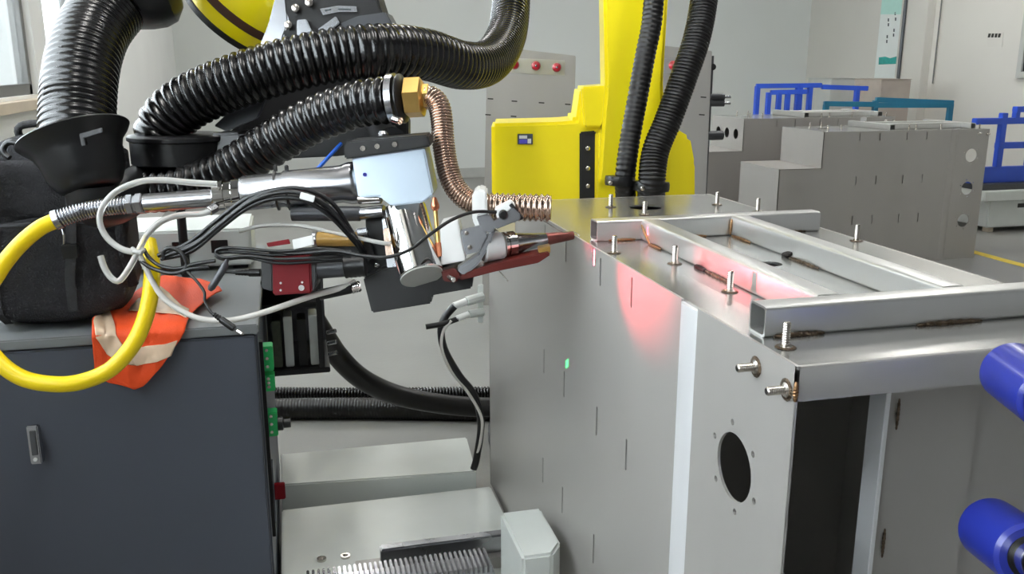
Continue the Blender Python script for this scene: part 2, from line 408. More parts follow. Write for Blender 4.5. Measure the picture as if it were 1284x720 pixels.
def capped_panel(px, d, th, label, caps, slots):
    t = thing('steel_enclosure', label, 'enclosure', P(sum(p[0] for p in px)/len(px), 240, d)*1.0)
    t.location.z = 0
    pts = [P(x, y, d) for x, y in px]
    for q in pts:
        if q.z < .9: q.z = .0
    pts = [Vector((q.x, q.y, q.z)) for q in pts]
    # project the outline on one upright plane facing the viewer
    o = P(px[0][0], 240, d)
    body = []
    for (x, y), q in zip(px, pts):
        r = ray(x, y); s = (o-CO).dot(FH)/r.dot(FH); g = CO+r*s
        body.append(Vector((g.x, g.y, 0 if y > 230 else g.z)))
    prism('body', body, FH*th, 'steel', t, .003)
    def on(x, y): r = ray(x, y); return CO+r*((o-CO).dot(FH)/r.dot(FH))
    if caps:
        x0, x1 = caps[0][0]-13, caps[-1][0]+10
        prism('cap_strip', [on(x0, caps[0][1]-9)-FH*.003, on(x1, caps[-1][1]-9)-FH*.003, on(x1, caps[-1][1]+10)-FH*.003, on(x0, caps[0][1]+10)-FH*.003], FH*.0025, 'steel_tube', t, 0)
    for x, y in caps:
        lathe('red_plug', [(m(5.6, d), 0), (m(5.6, d), .006), (m(4.4, d), .02), (m(2, d), .026), (0, .026)], on(x, y)-FH*.003, -FH, 'red_cap', t, 20)
        lathe('plug_tip', [(m(1.6, d), 0), (m(1.2, d), .006), (0, .007)], on(x, y)-FH*.0295, -FH, 'silver', t, 12)
    for x, y in slots: slab_o = prism('slot', [on(x-3.5, y-1)-FH*.0012, on(x+3.5, y-.6)-FH*.0012, on(x+3.5, y+.9)-FH*.0012, on(x-3.5, y+.5)-FH*.0012], FH*.001, 'black_ink', t, 0)
    box('foot', (t.location.x-.2, t.location.y+.03, 0), (t.location.x+.2, t.location.y+.10, .02), 'rubber', t)
    return t
capped_panel([(611, 57), (722, 70), (716, 250), (603, 250)], 5.0, .5, 'grey steel enclosure with a row of red plugs behind the robot shoulder',
             [(645, 81), (672, 82.5), (698, 84.5)], [(615, 124), (645, 127), (679, 129), (712, 131), (612, 144), (644, 146), (678, 149)])
capped_panel([(820, 56), (893, 64), (886, 250), (816, 250)], 5.2, .5, 'grey steel enclosure with one red plug showing between the two robot conduits',
             [(844, 82)], [(850, 120), (882, 122), (848, 142), (880, 144)])

# ================================================================== yellow robot
rb = thing('industrial_robot', 'yellow articulated industrial robot standing behind the stainless frame', 'robot', (.95, 2.95, 0))
lathe('base', [(.30, 0), (.30, .04), (.22, .06), (.20, .30), (.22, .42)], (.95, 2.95, 0), (0, 0, 1), 'dark_grey', rb, 40)
lathe('swivel', [(.23, .42), (.23, .80), (.20, .93)], (.95, 2.95, 0), (0, 0, 1), 'dark_grey', rb, 40)
DR = 2.72
sh = slab('shoulder_housing', [(616, 155), (700, 153), (722, 151), (728, 110), (766, 107), (768, 140), (760, 165), (757, 262), (740, 272), (617, 272)], DR, .26, 'yellow', rb, .010)
lb = slab('rating_label', [(649, 168), (668, 168), (668, 181), (649, 181)], DR-.003, .002, 'ink', sh, 0)
slab('label_print', [(651, 170), (661, 170), (661, 174), (651, 174)], DR-.0045, .001, 'white', sh, 0)
slab('label_print', [(651, 175), (661, 175), (661, 180), (651, 180)], DR-.0045, .001, 'label_blue', sh, 0)
slab('label_print', [(661.5, 174), (666, 174), (666, 180), (661.5, 180)], DR-.0045, .001, 'white', sh, 0)
slab('joint_gap', [(727, 166), (747, 164), (747, 270), (727, 270)], DR-.012, .10, 'black_metal', rb, .004)
for y in (186, 211, 233): lathe('joint_bolt', [(.007, 0), (.007, .006), (.004, .008)], P(737, y, DR-.014), -FH, 'steel_bolt', rb, 10)
slab('arm_hub', [(746, 163), (832, 152), (866, 172), (872, 205), (872, 275), (744, 275)], DR-.02, .26, 'yellow', rb, .012)
slab('lower_arm', [(759, 108), (757, 0), (760, -180), (782, -235), (822, -235), (845, -180), (838, 0), (832, 100), (833, 170), (815, 230), (750, 230)], DR-.05, .16, 'yellow', rb, .010)
slab('arm_block', [(729, 109), (765, 107), (766, 136), (755, 160), (733, 160)], DR-.03, .10, 'yellow', rb, .006)
rod('elbow_joint', P(800, -205, DR-.12), P(800, -205, DR+.22), .14, 'yellow', rb, 32, .01)
fa = [P(800, -205, DR-.04), P(640, -195, 2.45), P(470, -125, 2.3), P(360, -52, 2.19)]
tube('forearm', fa, lambda s, t: .12-.045*t, 'yellow', rb, 24, .03)
# wrist: rounded yellow cover with a dark band, pale machined face, black tool flange
wc = P(297, 19, 2.19)
wx = (P(339, -39, 2.13)-wc).normalized()
lathe('wrist_rim', [(.128, -.012), (.142, -.010), (.142, .002), (.139, .004)], wc, wx, 'black_metal', rb, 48)
lathe('wrist_cover', [(.10, -.005), (.140, .004), (.143, .03), (.143, .11), (.137, .14), (.10, .18), (.07, .19)], wc, wx, 'yellow', rb, 48)
lathe('wrist_band', [(.1425, .036), (.1442, .037), (.1442, .057), (.1425, .058)], wc, wx, 'brown_band', rb, 48)
slab('wrist_face', [(346, -10), (336, 30), (324, 60), (350, 62), (362, 28), (358, -10)], 2.012, .05, 'silver', rb, .004)
fl_ = slab('tool_flange', [(368, -45), (352, 5), (362, 28), (352, 44), (372, 52), (430, 48), (486, 36), (478, 12), (468, -20), (450, -45)], 2.015, .12, 'black_metal', rb, .004)
slab('name_plate', [(401, 11), (405, 19), (424, 15), (448, 15), (447, 8), (424, 7)], 2.011, .003, 'silver', fl_, 0)
slab('plate_line', [(424, 10.5), (440, 11), (440, 12.2), (424, 11.8)], 2.0095, .001, 'ink', fl_, 0)
slab('plate_line', [(407, 12.5), (415, 11), (415, 12.2), (407, 13.8)], 2.0095, .001, 'ink', fl_, 0)
for x, y in ((389, 5), (363, 33), (372, 12)): lathe('flange_bolt', [(.009, 0), (.009, .014), (.006, .016)], P(x, y, 2.013), -FH+Vector((0, 0, .2)), 'steel_bolt', fl_, 12)
slab('flange_clip', [(372, 25), (384, 24), (391, 40), (372, 46)], 1.995, .03, 'silver', rb, .002)
slab('flange_clip', [(398, 37), (421, 20), (426, 29), (410, 42)], 1.995, .03, 'silver', rb, .002)
slab('flange_ring', [(425, 30), (448, 20), (484, 15), (492, 30), (440, 40)], 2.005, .10, 'dark_grey', rb, .003)
slab('tool_bracket', [(285, 168), (330, 128), (380, 55), (470, 45), (512, 150), (512, 182), (425, 196), (345, 200), (300, 196)], 2.07, .05, 'black_metal', rb, .004)
slab('bracket_gusset', [(268, 158), (284, 165), (322, 148), (334, 122), (300, 128)], 2.02, .02, 'dark_grey', rb, .002)
tube('bracket_arm', [P(470, 150, 2.05), P(485, 172, 1.92), P(492, 178, 1.80)], .03, 'black_metal', rb, 16)

# ================================================================== welding head
DH = 1.68
wh = thing('welding_head', 'silver laser welding head with a conical torch nozzle, hung from the robot wrist', 'welding head', P(500, 260, DH))
mp_ = slab('mounting_plate', [(431, 181), (438, 177), (536.5, 169), (540, 184), (440, 199), (432, 200)], DH-.02, .075, 'black_metal', wh, .003)
for x, y in ((455, 186), (473, 183.5), (495, 181)):
    lathe('screw_hole', [(.005, 0), (.005, .002), (.003, .002), (.003, .0005), (0, .0005)], P(x, y, DH-.021), -FH, 'steel_bolt', mp_, 12)
lathe('dome_screw', [(.010, 0), (.010, .004), (.006, .009), (0, .010)], P(480, 170, DH+.02), (0, 0, 1), 'silver', mp_, 16)
slab('body', [(440, 190.5), (532, 185), (544, 244), (531, 254), (491, 259), (476, 247), (449, 248)], DH-.01, .10, 'silver_face', wh, .003)
lathe('logo_mark', [(m(2.6, DH), 0), (m(2.6, DH), .0008), (m(1.6, DH), .0008), (m(1.6, DH), 0)], P(457.5, 219, DH-.011), -FH, 'label_blue', wh, 14)
# collimator: stepped silver barrel running left
ca, cb = P(447, 229, DH+.05), P(303, 243, DH+.02)
cx = (cb-ca).normalized()
LB = (cb-ca).length
lathe('collimator', [(.030, -.02), (.041, .0), (.041, .012), (.036, .03), (.036, LB*.62), (.033, LB*.64), (.033, LB*.97), (.030, LB)], ca, cx, 'silver', wh, 40)
lathe('collimator_ring', [(.026, 0), (.029, .002), (.029, .016), (.026, .018), (.026, .030), (.029, .032), (.029, .05), (.024, .053)], cb, cx, 'chrome', wh, 36)
rod('cable_sleeve', P(274, 247.5, DH+.02), P(181, 255, DH+.01), .0175, 'silver', wh, 28)
sf = P(181, 255, DH+.01)
lathe('gland_nut', [(.0185, 0), (.021, .002), (.021, .012), (.017, .014), (.017, .018), (.0205, .02), (.0205, .03), (.017, .032)], sf, (P(160, 257, DH+.01)-sf), 'silver', wh, 6, smooth=20)
for x in (347, 361):   # cable ties round the barrel
    c = P(x, 239, DH+.035)
    lathe('cable_tie', [(.037, -.002), (.0385, -.002), (.0385, .002), (.037, .002)], c, cx, 'black_plastic', wh, 28)
    lathe('tie_lock', [(.004, 0), (.004, .01), (.002, .012)], c+Vector((0, 0, .037)), (0, 0, 1), 'black_plastic', wh, 6)
rod('lower_barrel', P(452, 268, DH+.03), P(366, 268, DH+.03), .0145, 'dark_grey', wh, 24)
rod('water_fitting', P(452, 268, DH+.03), P(482, 265, DH+.02), .013, 'silver', wh, 12)
rod('upper_fitting', P(450, 250, DH+.03), P(478, 249, DH+.02), .010, 'steel_bolt', wh, 16)
rod('side_fitting', P(448, 292, DH), P(461, 290, DH), .008, 'silver', wh, 8)
rod('amber_filter', P(455, 300, DH+.02), P(398, 300, DH+.02), .014, 'amber', wh, 20)
rod('filter_cap', P(398, 300, DH+.02), P(392, 300, DH+.02), .015, 'silver', wh, 20)
# polished cylinder, tilted with its lower cap towards the viewer
ct, cbm = P(507, 263, DH+.045), P(528.6, 345.7, DH-.010)
L = (cbm-ct).length
lathe('polished_cylinder', [(.035, 0), (.0425, .003), (.0425, L-.002), (.041, L)], ct, cbm-ct, 'chrome', wh, 56)
lathe('cylinder_cap', [(.0408, L+.0002), (.0405, L+.003), (0, L+.0032)], ct, cbm-ct, 'grey_box', wh, 48)
slab('back_plate', [(458, 272), (484, 262), (492, 345), (470, 352), (460, 345)], DH+.05, .05, 'black_metal', wh, .002)
slab('drive_housing', [(455, 349), (466, 393), (541, 381), (541, 371), (592, 362), (594, 338), (540, 330), (478, 338)], DH+.02, .09, 'black_metal', wh, .003)
for x, y in ((473, 333), (468, 345)): lathe('housing_screw', [(.005, 0), (.005, .003), (.003, .004)], P(x, y, DH+.048), -FH, 'chrome', wh, 12)
slab('side_plate', [(478, 268), (487, 262), (500, 345), (486, 341)], DH+.03, .03, 'silver', wh, .002)
slab('copper_block', [(480, 288), (494, 284), (498, 320), (484, 322)], DH+.01, .02, 'metal_hose', wh, .002)
slab('white_block', [(552, 281), (574, 275.5), (584, 327), (553, 333)], DH-.01, .06, 'white', wh, .002)
lathe('brass_cone', [(.004, 0), (.008, .006), (.008, .012), (.0035, .026)], P(546, 265, DH-.005), P(545, 250, DH-.005)-P(546, 265, DH-.005), 'copper', wh, 16)
rod('brass_pipe', P(546, 264, DH-.005), P(550, 308, DH-.005), .0042, 'brass', wh, 12)
rod('brass_nut_small', P(549.5, 304, DH-.006), P(551.5, 322, DH-.006), .0065, 'copper', wh, 6)
hp = slab('hinge_plate', [(577, 289), (606, 282), (611, 296), (600, 316), (584, 320)], DH-.012, .012, 'silver', wh, .0015)
for x, y in ((585, 292), (589, 310)): lathe('hinge_screw', [(.0042, 0), (.0042, .0025), (.002, .003)], P(x, y, DH-.013), -FH, 'steel_bolt', hp, 12)
slab('torch_holder', [(572, 338), (600, 318), (612, 292), (622, 288), (612, 312), (600, 332), (582, 347)], DH-.005, .035, 'silver', wh, .003)
slab('clamp_lever', [(617, 280), (643, 260), (653, 270), (652, 276), (622, 288)], DH-.02, .03, 'silver', wh, .002)
slab('clamp_top', [(597, 272), (612, 268), (622, 282), (618, 292), (604, 290)], DH-.018, .03, 'silver', wh, .002)
slab('clamp_top', [(620, 262), (640, 252), (646, 257), (646, 263), (624, 276)], DH-.005, .025, 'white', wh, .002)
lathe('adjust_knob', [(.0075, 0), (.0085, .002), (.0085, .012), (.006, .014)], P(631, 268, DH-.02), -FH, 'black_plastic', wh, 16)
rod('adjust_screw', P(640, 256, DH-.01), P(655, 275, DH-.01), .004, 'black_metal', wh, 10)
# torch: insulator, collar, cone, copper tip (axis runs to the seam)
tipw = Vector((WPX-.004, onX(721, 297.5, WPX).y, onX(721, 297.5, WPX).z+.004))
ta = P(604, 311.5, DH+.02); tx = (tipw-ta).normalized(); LT = (tipw-ta).length
def tq(f): return LT*f
lathe('insulator', [(.024, 0), (.0275, .003), (.0275, tq(.20)), (.024, tq(.21))], ta, tx, 'white', wh, 32)
lathe('torch_collar', [(.022, tq(.21)), (.026, tq(.22)), (.026, tq(.245)), (.0225, tq(.25)), (.0225, tq(.26)), (.026, tq(.265)), (.026, tq(.34)), (.022, tq(.36))], ta, tx, 'chrome', wh, 16)
lathe('torch_nozzle', [(.021, tq(.36)), (.0205, tq(.38)), (.0125, tq(.68)), (.0120, tq(.69))], ta, tx, 'silver', wh, 32)
lathe('torch_tip', [(.0122, tq(.69)), (.0126, tq(.70)), (.0085, tq(.995)), (.0065, tq(1.0)), (.004, tq(1.0)), (.004, tq(.97))], ta, tx, 'tip', wh, 28)
slab('heat_shield', [(574, 347), (600, 336), (640, 326), (688, 316), (690, 320), (675, 330), (620, 341), (578, 352)], DH-.005, .05, 'dark_red', wh, .0015)
slab('copper_shoe', [(674, 312), (690, 309), (690, 318), (677, 321)], DH+.005, .03, 'brass', wh, .0015)
slab('red_bracket', [(553, 340), (570, 336), (577, 346), (572, 355), (556, 353)], DH-.012, .03, 'dark_red', wh, .002)
rod('shield_bolt', P(563, 347, DH-.016), P(569, 351, DH-.035), .005, 'chrome', wh, 12)
tube('filler_wire', [P(640, 250, DH+.03), P(688, 281, DH+.03), P(706, 291, DH+.05), tipw+Vector((0, 0, .008)), tipw+Vector((.012, -.004, -.001))], .0011, 'steel_bolt', wh, 6)
tube('wire_end', [P(626, 340, DH), P(634, 349, DH), P(637, 353, DH)], .0009, 'steel_bolt', wh, 6)

# vision camera below the barrel
vc = thing('vision_camera', 'small red industrial camera with a grey lens under the silver barrel', 'camera', P(365, 372, DH-.03))
D = DH-.04
vb = slab('camera_body', [(341, 323), (389, 322), (391, 368), (342, 371)], D, .05, 'red', vc, .003)
slab('camera_body_step', [(344, 321), (384, 320), (385, 324), (344, 325)], D+.01, .03, 'dark_red', vc, .001)
slab('end_plate', [(327, 326), (341, 324), (342, 366), (328, 362)], D+.006, .038, 'black_metal', vc, .002)
slab('end_plate', [(389, 321), (396.5, 323), (397, 358), (391, 367)], D+.003, .044, 'black_metal', vc, .002)
rod('lens', P(396, 337, D+.025), P(436, 334, D+.025), .0195, 'dark_grey', vc, 32)
lathe('lens_focus_ring', [(.020, 0), (.0225, .001)] + [(.0225-.0012*(i % 2), .003+.004*i) for i in range(9)] + [(.0225, .039), (.020, .040)], P(432, 334.5, D+.025), P(460, 332, D+.025)-P(432, 334.5, D+.025), 'black_plastic', vc, 32)
for x, y in ((352, 355), (352, 364), (379, 354)): lathe('body_screw', [(.0022, 0), (.0022, .001), (0, .001)], P(x, y, D-.0008), -FH, 'white', vb, 10)
lathe('body_emblem', [(.0055, 0), (.0055, .0008), (.0036, .0008), (.0036, 0)], P(378, 361, D-.0008), -FH, 'white', vb, 16)
rod('cable_plug', P(327, 342, D+.025), P(312, 342, D+.025), .0075, 'black_plastic', vc, 16)
lathe('strain_relief', [(.0065, 0)] + [(.0065-.0009*(i % 2)-.0002*i, .003*i) for i in range(1, 9)], P(312, 342, D+.025), P(296, 342, D+.025)-P(312, 342, D+.025), 'black_plastic', vc, 14)
tube('camera_cable', [P(297, 342, D+.025), P(288, 341, D+.025), P(282, 341, D+.03)], .003, 'cable', vc, 8)
slab('camera_mount', [(395, 300), (462, 296), (470, 322), (462, 330), (397, 322)], D+.075, .012, 'black_metal', vc, .002)

# light given off by the laser sensor in the head: red stripes and glow on the frame, a green pointer
def beam(name, org, target, color, power, size, half=None, up=None):
    l = bpy.data.lights.new(name, 'SPOT'); l.energy = power; l.color = color; l.spot_size = size; l.spot_blend = .9 if half is None else 0; l.shadow_soft_size = .0 if half else .01
    o = bpy.data.objects.new(name, l); col.objects.link(o); o.location = org; o.parent = wh; o.location = Vector(org)-wh.location
    z = (Vector(org)-Vector(target)).normalized(); up = Vector(up or (0, 0, 1)); x = up.cross(z).normalized(); y = z.cross(x)
    o.rotation_euler = Matrix((x, y, z)).transposed().to_euler()
    if half:
        l.use_nodes = True; nt = l.node_tree; N = nt.nodes; em = N['Emission']; tc = N.new('ShaderNodeTexCoord'); sx = N.new('ShaderNodeSeparateXYZ')
        nt.links.new(tc.outputs['Normal'], sx.inputs[0])
        prev = None
        for out, h in (('X', half[0]), ('Y', half[1])):
            dv = N.new('ShaderNodeMath'); dv.operation = 'DIVIDE'; nt.links.new(sx.outputs[out], dv.inputs[0]); nt.links.new(sx.outputs['Z'], dv.inputs[1])
            ab = N.new('ShaderNodeMath'); ab.operation = 'ABSOLUTE'; nt.links.new(dv.outputs[0], ab.inputs[0])
            lt = N.new('ShaderNodeMath'); lt.operation = 'LESS_THAN'; nt.links.new(ab.outputs[0], lt.inputs[0]); lt.inputs[1].default_value = h
            if prev is None: prev = lt
            else:
                mu = N.new('ShaderNodeMath'); mu.operation = 'MULTIPLY'; nt.links.new(prev.outputs[0], mu.inputs[0]); nt.links.new(lt.outputs[0], mu.inputs[1]); prev = mu
        nt.links.new(prev.outputs[0], em.inputs['Strength'])
    return o
lo_ = P(652, 266, DH-.045)
lg_ = P(604, 326, 1.56)
beam('laser_line', lo_, onX(745, 323, WPX), (1, .10, .22), 130, .5, (.010, .075))
beam('laser_line', lo_, onX(812, 290, WPX+.112), (1, .10, .22), 110, .5, (.007, .034))
beam('laser_glow', lg_, onX(800, 358, WPX), (1, .06, .09), 10, .78)
beam('laser_glow', lo_, onZ(785, 305, WPZ+HGT), (1, .06, .12), 2.2, .7)
beam('green_pointer', P(620, 352, DH-.06), onX(711, 456, WPX), (.03, 1, .22), 60, .3, (.022, .020))

# ================================================================== hoses
def PP(l): return [P(*q) for q in l]
RB = 'hose'
corrugated('fume_hose', PP([(204, 182, 1.98), (205, 160, 1.97), (228, 134, 1.96), (275, 110, 1.95), (345, 86, 1.94), (415, 70, 1.95), (480, 64, 1.98), (535, 69, 2.08), (580, 82, 2.22), (612, 78, 2.40), (632, 52, 2.6), (640, 15, 2.75), (642, -60, 2.9), (642, -260, 3.0)]),
           .060, .019, .11, RB, None, 28, 5, ('thick black ribbed fume hose arching over the welding head', 'hose'))
corrugated('fume_hose', PP([(176, 240, 1.93), (225, 236, 1.91), (280, 217, 1.89), (335, 184, 1.86), (390, 152, 1.83), (445, 132, 1.80), (488, 125, 1.78)]),
           .048, .021, .17, RB, None, 26, 5, ('black ribbed hose clamped to the brass nut above the welding head', 'hose'))
corrugated('fume_hose', PP([(99, 200, 1.76), (97, 170, 1.76), (98, 130, 1.78), (101, 95, 1.80), (108, 62, 1.83), (120, 34, 1.87), (140, 8, 1.91), (160, -10, 1.93)]),
           .072, .0135, .055, RB, None, 30, 5, ('wide black ribbed hose rising from the flared black hood', 'hose'))
mh = thing('metal_hose', 'bronze coloured corrugated metal hose ending beside the torch nozzle', 'hose', P(560, 230, 1.72))
corrugated('hose_body', PP([(532, 122, 1.77), (541, 122, 1.765), (550, 132, 1.76), (554, 152, 1.755), (556, 180, 1.75), (561, 210, 1.745), (570, 234, 1.74), (585, 250, 1.735), (604, 258, 1.73)]), .0225, .0058, .16, 'metal_hose', mh, 22, 4)
corrugated('hose_mouth', PP([(606, 259, 1.73), (650, 260, 1.725), (691, 261, 1.72)]), .0275, .0108, .16, 'metal_hose', mh, 26, 5, shape='sine')
hb = P(508, 123, 1.775)
lathe('brass_nut', [(.034, 0), (.0405, .003), (.0405, .034), (.036, .037), (.026, .040), (.026, .05)], hb, P(533, 121.5, 1.77)-hb, 'brass', mh, 6, smooth=20)
lathe('hose_clamp', [(.0495, 0), (.051, 0), (.051, .013), (.0495, .013)], P(490, 124.8, 1.78), P(508, 123, 1.775)-P(490, 124.8, 1.78), 'silver', mh, 36)
lathe('clamp_end', [(.045, 0), (.049, .003), (.049, .006), (.036, .014)], P(501, 124, 1.777), P(520, 122, 1.77)-P(501, 124, 1.777), 'black_plastic', mh, 32)
rod('clamp_screw', P(494, 149, 1.735), P(502, 152, 1.725), .008, 'chrome', mh, 12)
slab('hose_holder', [(592, 244), (600, 237), (610, 240), (612, 282), (598, 288), (592, 276)], 1.69, .07, 'white', mh, .003)
# conduits climbing in front of the robot arm
for pts, r, p, lab in (([(785, 256, 2.56), (784, 222, 2.50), (790, 175, 2.50), (800, 120, 2.50), (809, 70, 2.50), (817, 30, 2.50), (824, -30, 2.50), (850, -150, 2.48)], .0295, .0135, 'black ribbed conduit rising in front of the yellow robot arm'),
                   ([(817, 260, 2.54), (817, 232, 2.47), (822, 190, 2.47), (838, 150, 2.47), (858, 95, 2.47), (873, 50, 2.48), (882, 5, 2.5), (889, -60, 2.53), (893, -200, 2.58)], .039, .0095, 'black braided conduit curving up beside the yellow robot arm')):
    corrugated('robot_conduit', PP(pts), r, p, .10, 'hose_matt', None, 22, 4, (lab, 'conduit'))
for c, r, lab in (((779, 229, 2.46), .040, 'flat black clamp ring round the narrow robot conduit'), ((819, 236, 2.45), .050, 'flat black clamp ring round the wide robot conduit')):
    t = thing('conduit_clamp', lab, 'clamp', P(*c))
    lathe('ring', [(r*.72, -.014), (r, -.013), (r*1.04, -.006), (r*1.04, .006), (r, .013), (r*.72, .014)], P(*c)+FH*.04, (.05, .05, 1), 'black_plastic', t, 32)
    lathe('bolt', [(.006, 0), (.006, .008), (.003, .01)], P(c[0]-14, c[1], c[2]-.01), -FH, 'steel_bolt', t, 10)
    rod('stay', P(*c)+FH*.07, P(c[0]+6, c[1]+14, 2.70), .012, 'black_metal', t, 10)

# fume extraction fitting: flared hood, elbow, duct and collar
fe = thing('fume_extraction_fitting', 'black fume duct with a flared hood and a round collar above the backpack', 'duct', P(150, 400, 2.12))
fe.location.z = .80
ra = (P(117, 238, 1.76)-P(92, 170, 1.76)).normalized()
rc = P(92, 170, 1.76)
lathe('flared_hood', [(.079, .011), (.098, .004), (.106, -.002), (.108, .001), (.101, .011), (.087, .025), (.080, .043), (.074, .080), (.060, .106), (.047, .115)], rc, ra, 'black_plastic', fe, 48)
slab('hood_clip', [(99, 168), (128, 160), (129, 166), (105, 173), (107, 182), (102, 183)], 1.655, .012, 'black_metal', fe, .001)
tube('elbow', PP([(112, 232, 1.76), (115, 250, 1.77), (128, 258, 1.80), (155, 248, 1.87), (190, 226, 1.96), (232, 217, 2.0)]), .046, 'black_plastic', fe, 24)
cc = P(228, 206, 1.98)
lathe('collar', [(.06, 0), (.098, .002), (.104, .005), (.104, .052), (.109, .055), (.109, .063), (.104, .066), (.062, .066)], cc, (0, 0, 1), 'black_plastic', fe, 48)
slab('collar_catch', [(168, 178), (176, 177), (176, 198), (169, 197)], 1.94, .03, 'black_metal', fe, .002)
slab('collar_joint', [(262, 168), (300, 166), (318, 190), (300, 214), (262, 208)], 1.93, .09, 'black_plastic', fe, .006)
tube('carry_handle', PP([(12, 198, 1.75), (4, 190, 1.75), (8, 180, 1.75), (20, 179, 1.75), (29, 186, 1.75)]), .006, 'black_plastic', fe, 10)
sp_ = P(222, 215, 2.32)
rod('support_post', Vector((sp_.x, sp_.y, .801)), sp_, .012, 'black_metal', fe, 14)
rod('support_stub', sp_, P(228, 214, 2.0), .012, 'black_metal', fe, 14)
cw = thing('suction_cowl', 'smooth black dome shaped cowl at the top of the wide hose', 'duct', P(180, -10, 1.95))
cax = (P(215, -18, 1.97)-P(150, -6, 1.95)).normalized()
lathe('cowl_body', [(.072, -.03), (.078, -.02), (.084, .0), (.092, .045), (.093, .075), (.085, .10), (.06, .118), (.0, .124)], P(150, -12, 1.94), cax, 'black_plastic', cw, 44)
rod('cowl_stem', P(178, -30, 1.96), P(186, -190, 2.05), .03, 'black_plastic', cw, 20)

# ================================================================== cabinet
CZ, CX1, CY0, CY1 = .80, -.088, 1.952, 2.86
cabt = thing('control_cabinet', 'dark blue grey sheet metal control cabinet carrying the backpack and the vest', 'cabinet', ((-.98+CX1)/2, (CY0+CY1)/2, 0))
box('body', (-.98, CY0+.02, .03), (CX1-.004, CY1, CZ-.022), 'cabinet', cabt, .003)
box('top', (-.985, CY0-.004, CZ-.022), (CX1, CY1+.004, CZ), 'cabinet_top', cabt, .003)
dr = box('door', (-.975, CY0, .06), (CX1-.008, CY0+.019, CZ-.026), 'cabinet', cabt, .003)
hx = onY(42, 560, CY0)
lt = slab('latch', [(32, 535), (46, 534), (52.5, 582), (38.5, 583)], (hx-CO).dot(CF)-.018, .016, 'silver', dr, .002)
slab('latch_recess', [(36, 541), (43.5, 540.5), (47, 571), (40, 572)], (hx-CO).dot(CF)-.0205, .003, 'dark_grey', lt, .001)
lathe('latch_lock', [(.004, 0), (.004, .003), (0, .003)], P(44.5, 576, (hx-CO).dot(CF)-.019), (0, -1, 0), 'white', lt, 12)
box('plinth', (-.95, CY0+.05, 0), (CX1-.03, CY1-.03, .03), 'black_metal', cabt, 0)
# wiring side: terminals and an open relay tray on the right-hand wall
sx0 = CX1-.004
for i, (z0, z1, y0, y1) in enumerate([(.655, .715, CY0+.10, CY0+.14), (.605, .645, CY0+.10, CY0+.135), (.495, .555, CY0+.09, CY0+.125)]):
    tm = box('terminal_block', (sx0, y0, z0), (sx0+.028, y1, z1), 'green', cabt, .002)
    for k in range(3): lathe('terminal_screw', [(.004, 0), (.004, .002), (0, .002)], (sx0+.014, y0, z0+.012+k*(z1-z0-.02)/2), (0, -1, 0), 'steel_bolt', tm, 8)
lathe('cable_gland', [(.016, 0), (.016, .012), (.011, .014), (.011, .03)], (sx0+.028, CY0+.105, .52), (1, 0, 0), 'black_plastic', cabt, 14)
box('side_channel', (sx0, CY0+.06, .25), (sx0+.008, CY0+.075, .74), 'black_metal', cabt, .001)
box('red_switch_tag', (sx0, CY0+.10, .325), (sx0+.035, CY0+.115, .365), 'red', cabt, .002)
box('side_plate', (sx0, CY0+.085, .27), (sx0+.010, CY0+.13, .42), 'cabinet', cabt, .001)
TX0, TX1, TY = sx0+.001, sx0+.165, 2.30
tr = box('relay_tray', (TX0, TY, .555), (TX1, TY+.26, .57), 'black_metal', cabt, .002)
box('tray_back', (TX0, TY+.25, .57), (TX1, TY+.26, .80), 'dark_grey', tr, .002)
for z in (.735, .80): box('tray_shelf', (TX0, TY+.01, z), (TX1-.02, TY+.26, z+.012), 'black_metal', tr, .002)
box('tray_post', (TX1-.028, TY, .57), (TX1-.014, TY+.014, .83), 'black_metal', tr, .001)
for i, (x, mt) in enumerate([(.02, 'pcb'), (.05, 'white_machine'), (.085, 'black_plastic'), (.115, 'white_machine')]):
    box('relay', (TX0+x, TY+.02, .572), (TX0+x+.022, TY+.09, .70+.01*(i % 2)), mt, tr, .002)
for z in (.60, .63, .66): rod('tray_terminal', (TX1-.003, TY+.02, z), (TX1+.02, TY+.01, z+.006), .006, 'silver', tr, 10)

# things on the cabinet
ib = thing('white_instrument', 'white instrument case with dark slots at the back of the cabinet top', 'instrument', (-.33, 2.62, CZ))
box('case', (-.50, 2.52, CZ+.012), (-.115, 2.78, CZ+.115), 'white_machine', ib, .006)
for x in (-.40, -.30, -.20): box('slot', (x-.022, 2.517, CZ+.05), (x+.022, 2.5215, CZ+.085), 'black_plastic', ib, .001)
for x in (-.46, -.15): box('foot', (x-.02, 2.54, CZ), (x+.02, 2.76, CZ+.013), 'rubber', ib, .001)
box('status_lamp', (-.475, 2.516, CZ+.06), (-.45, 2.5215, CZ+.08), 'yellow_cable', ib, .001)

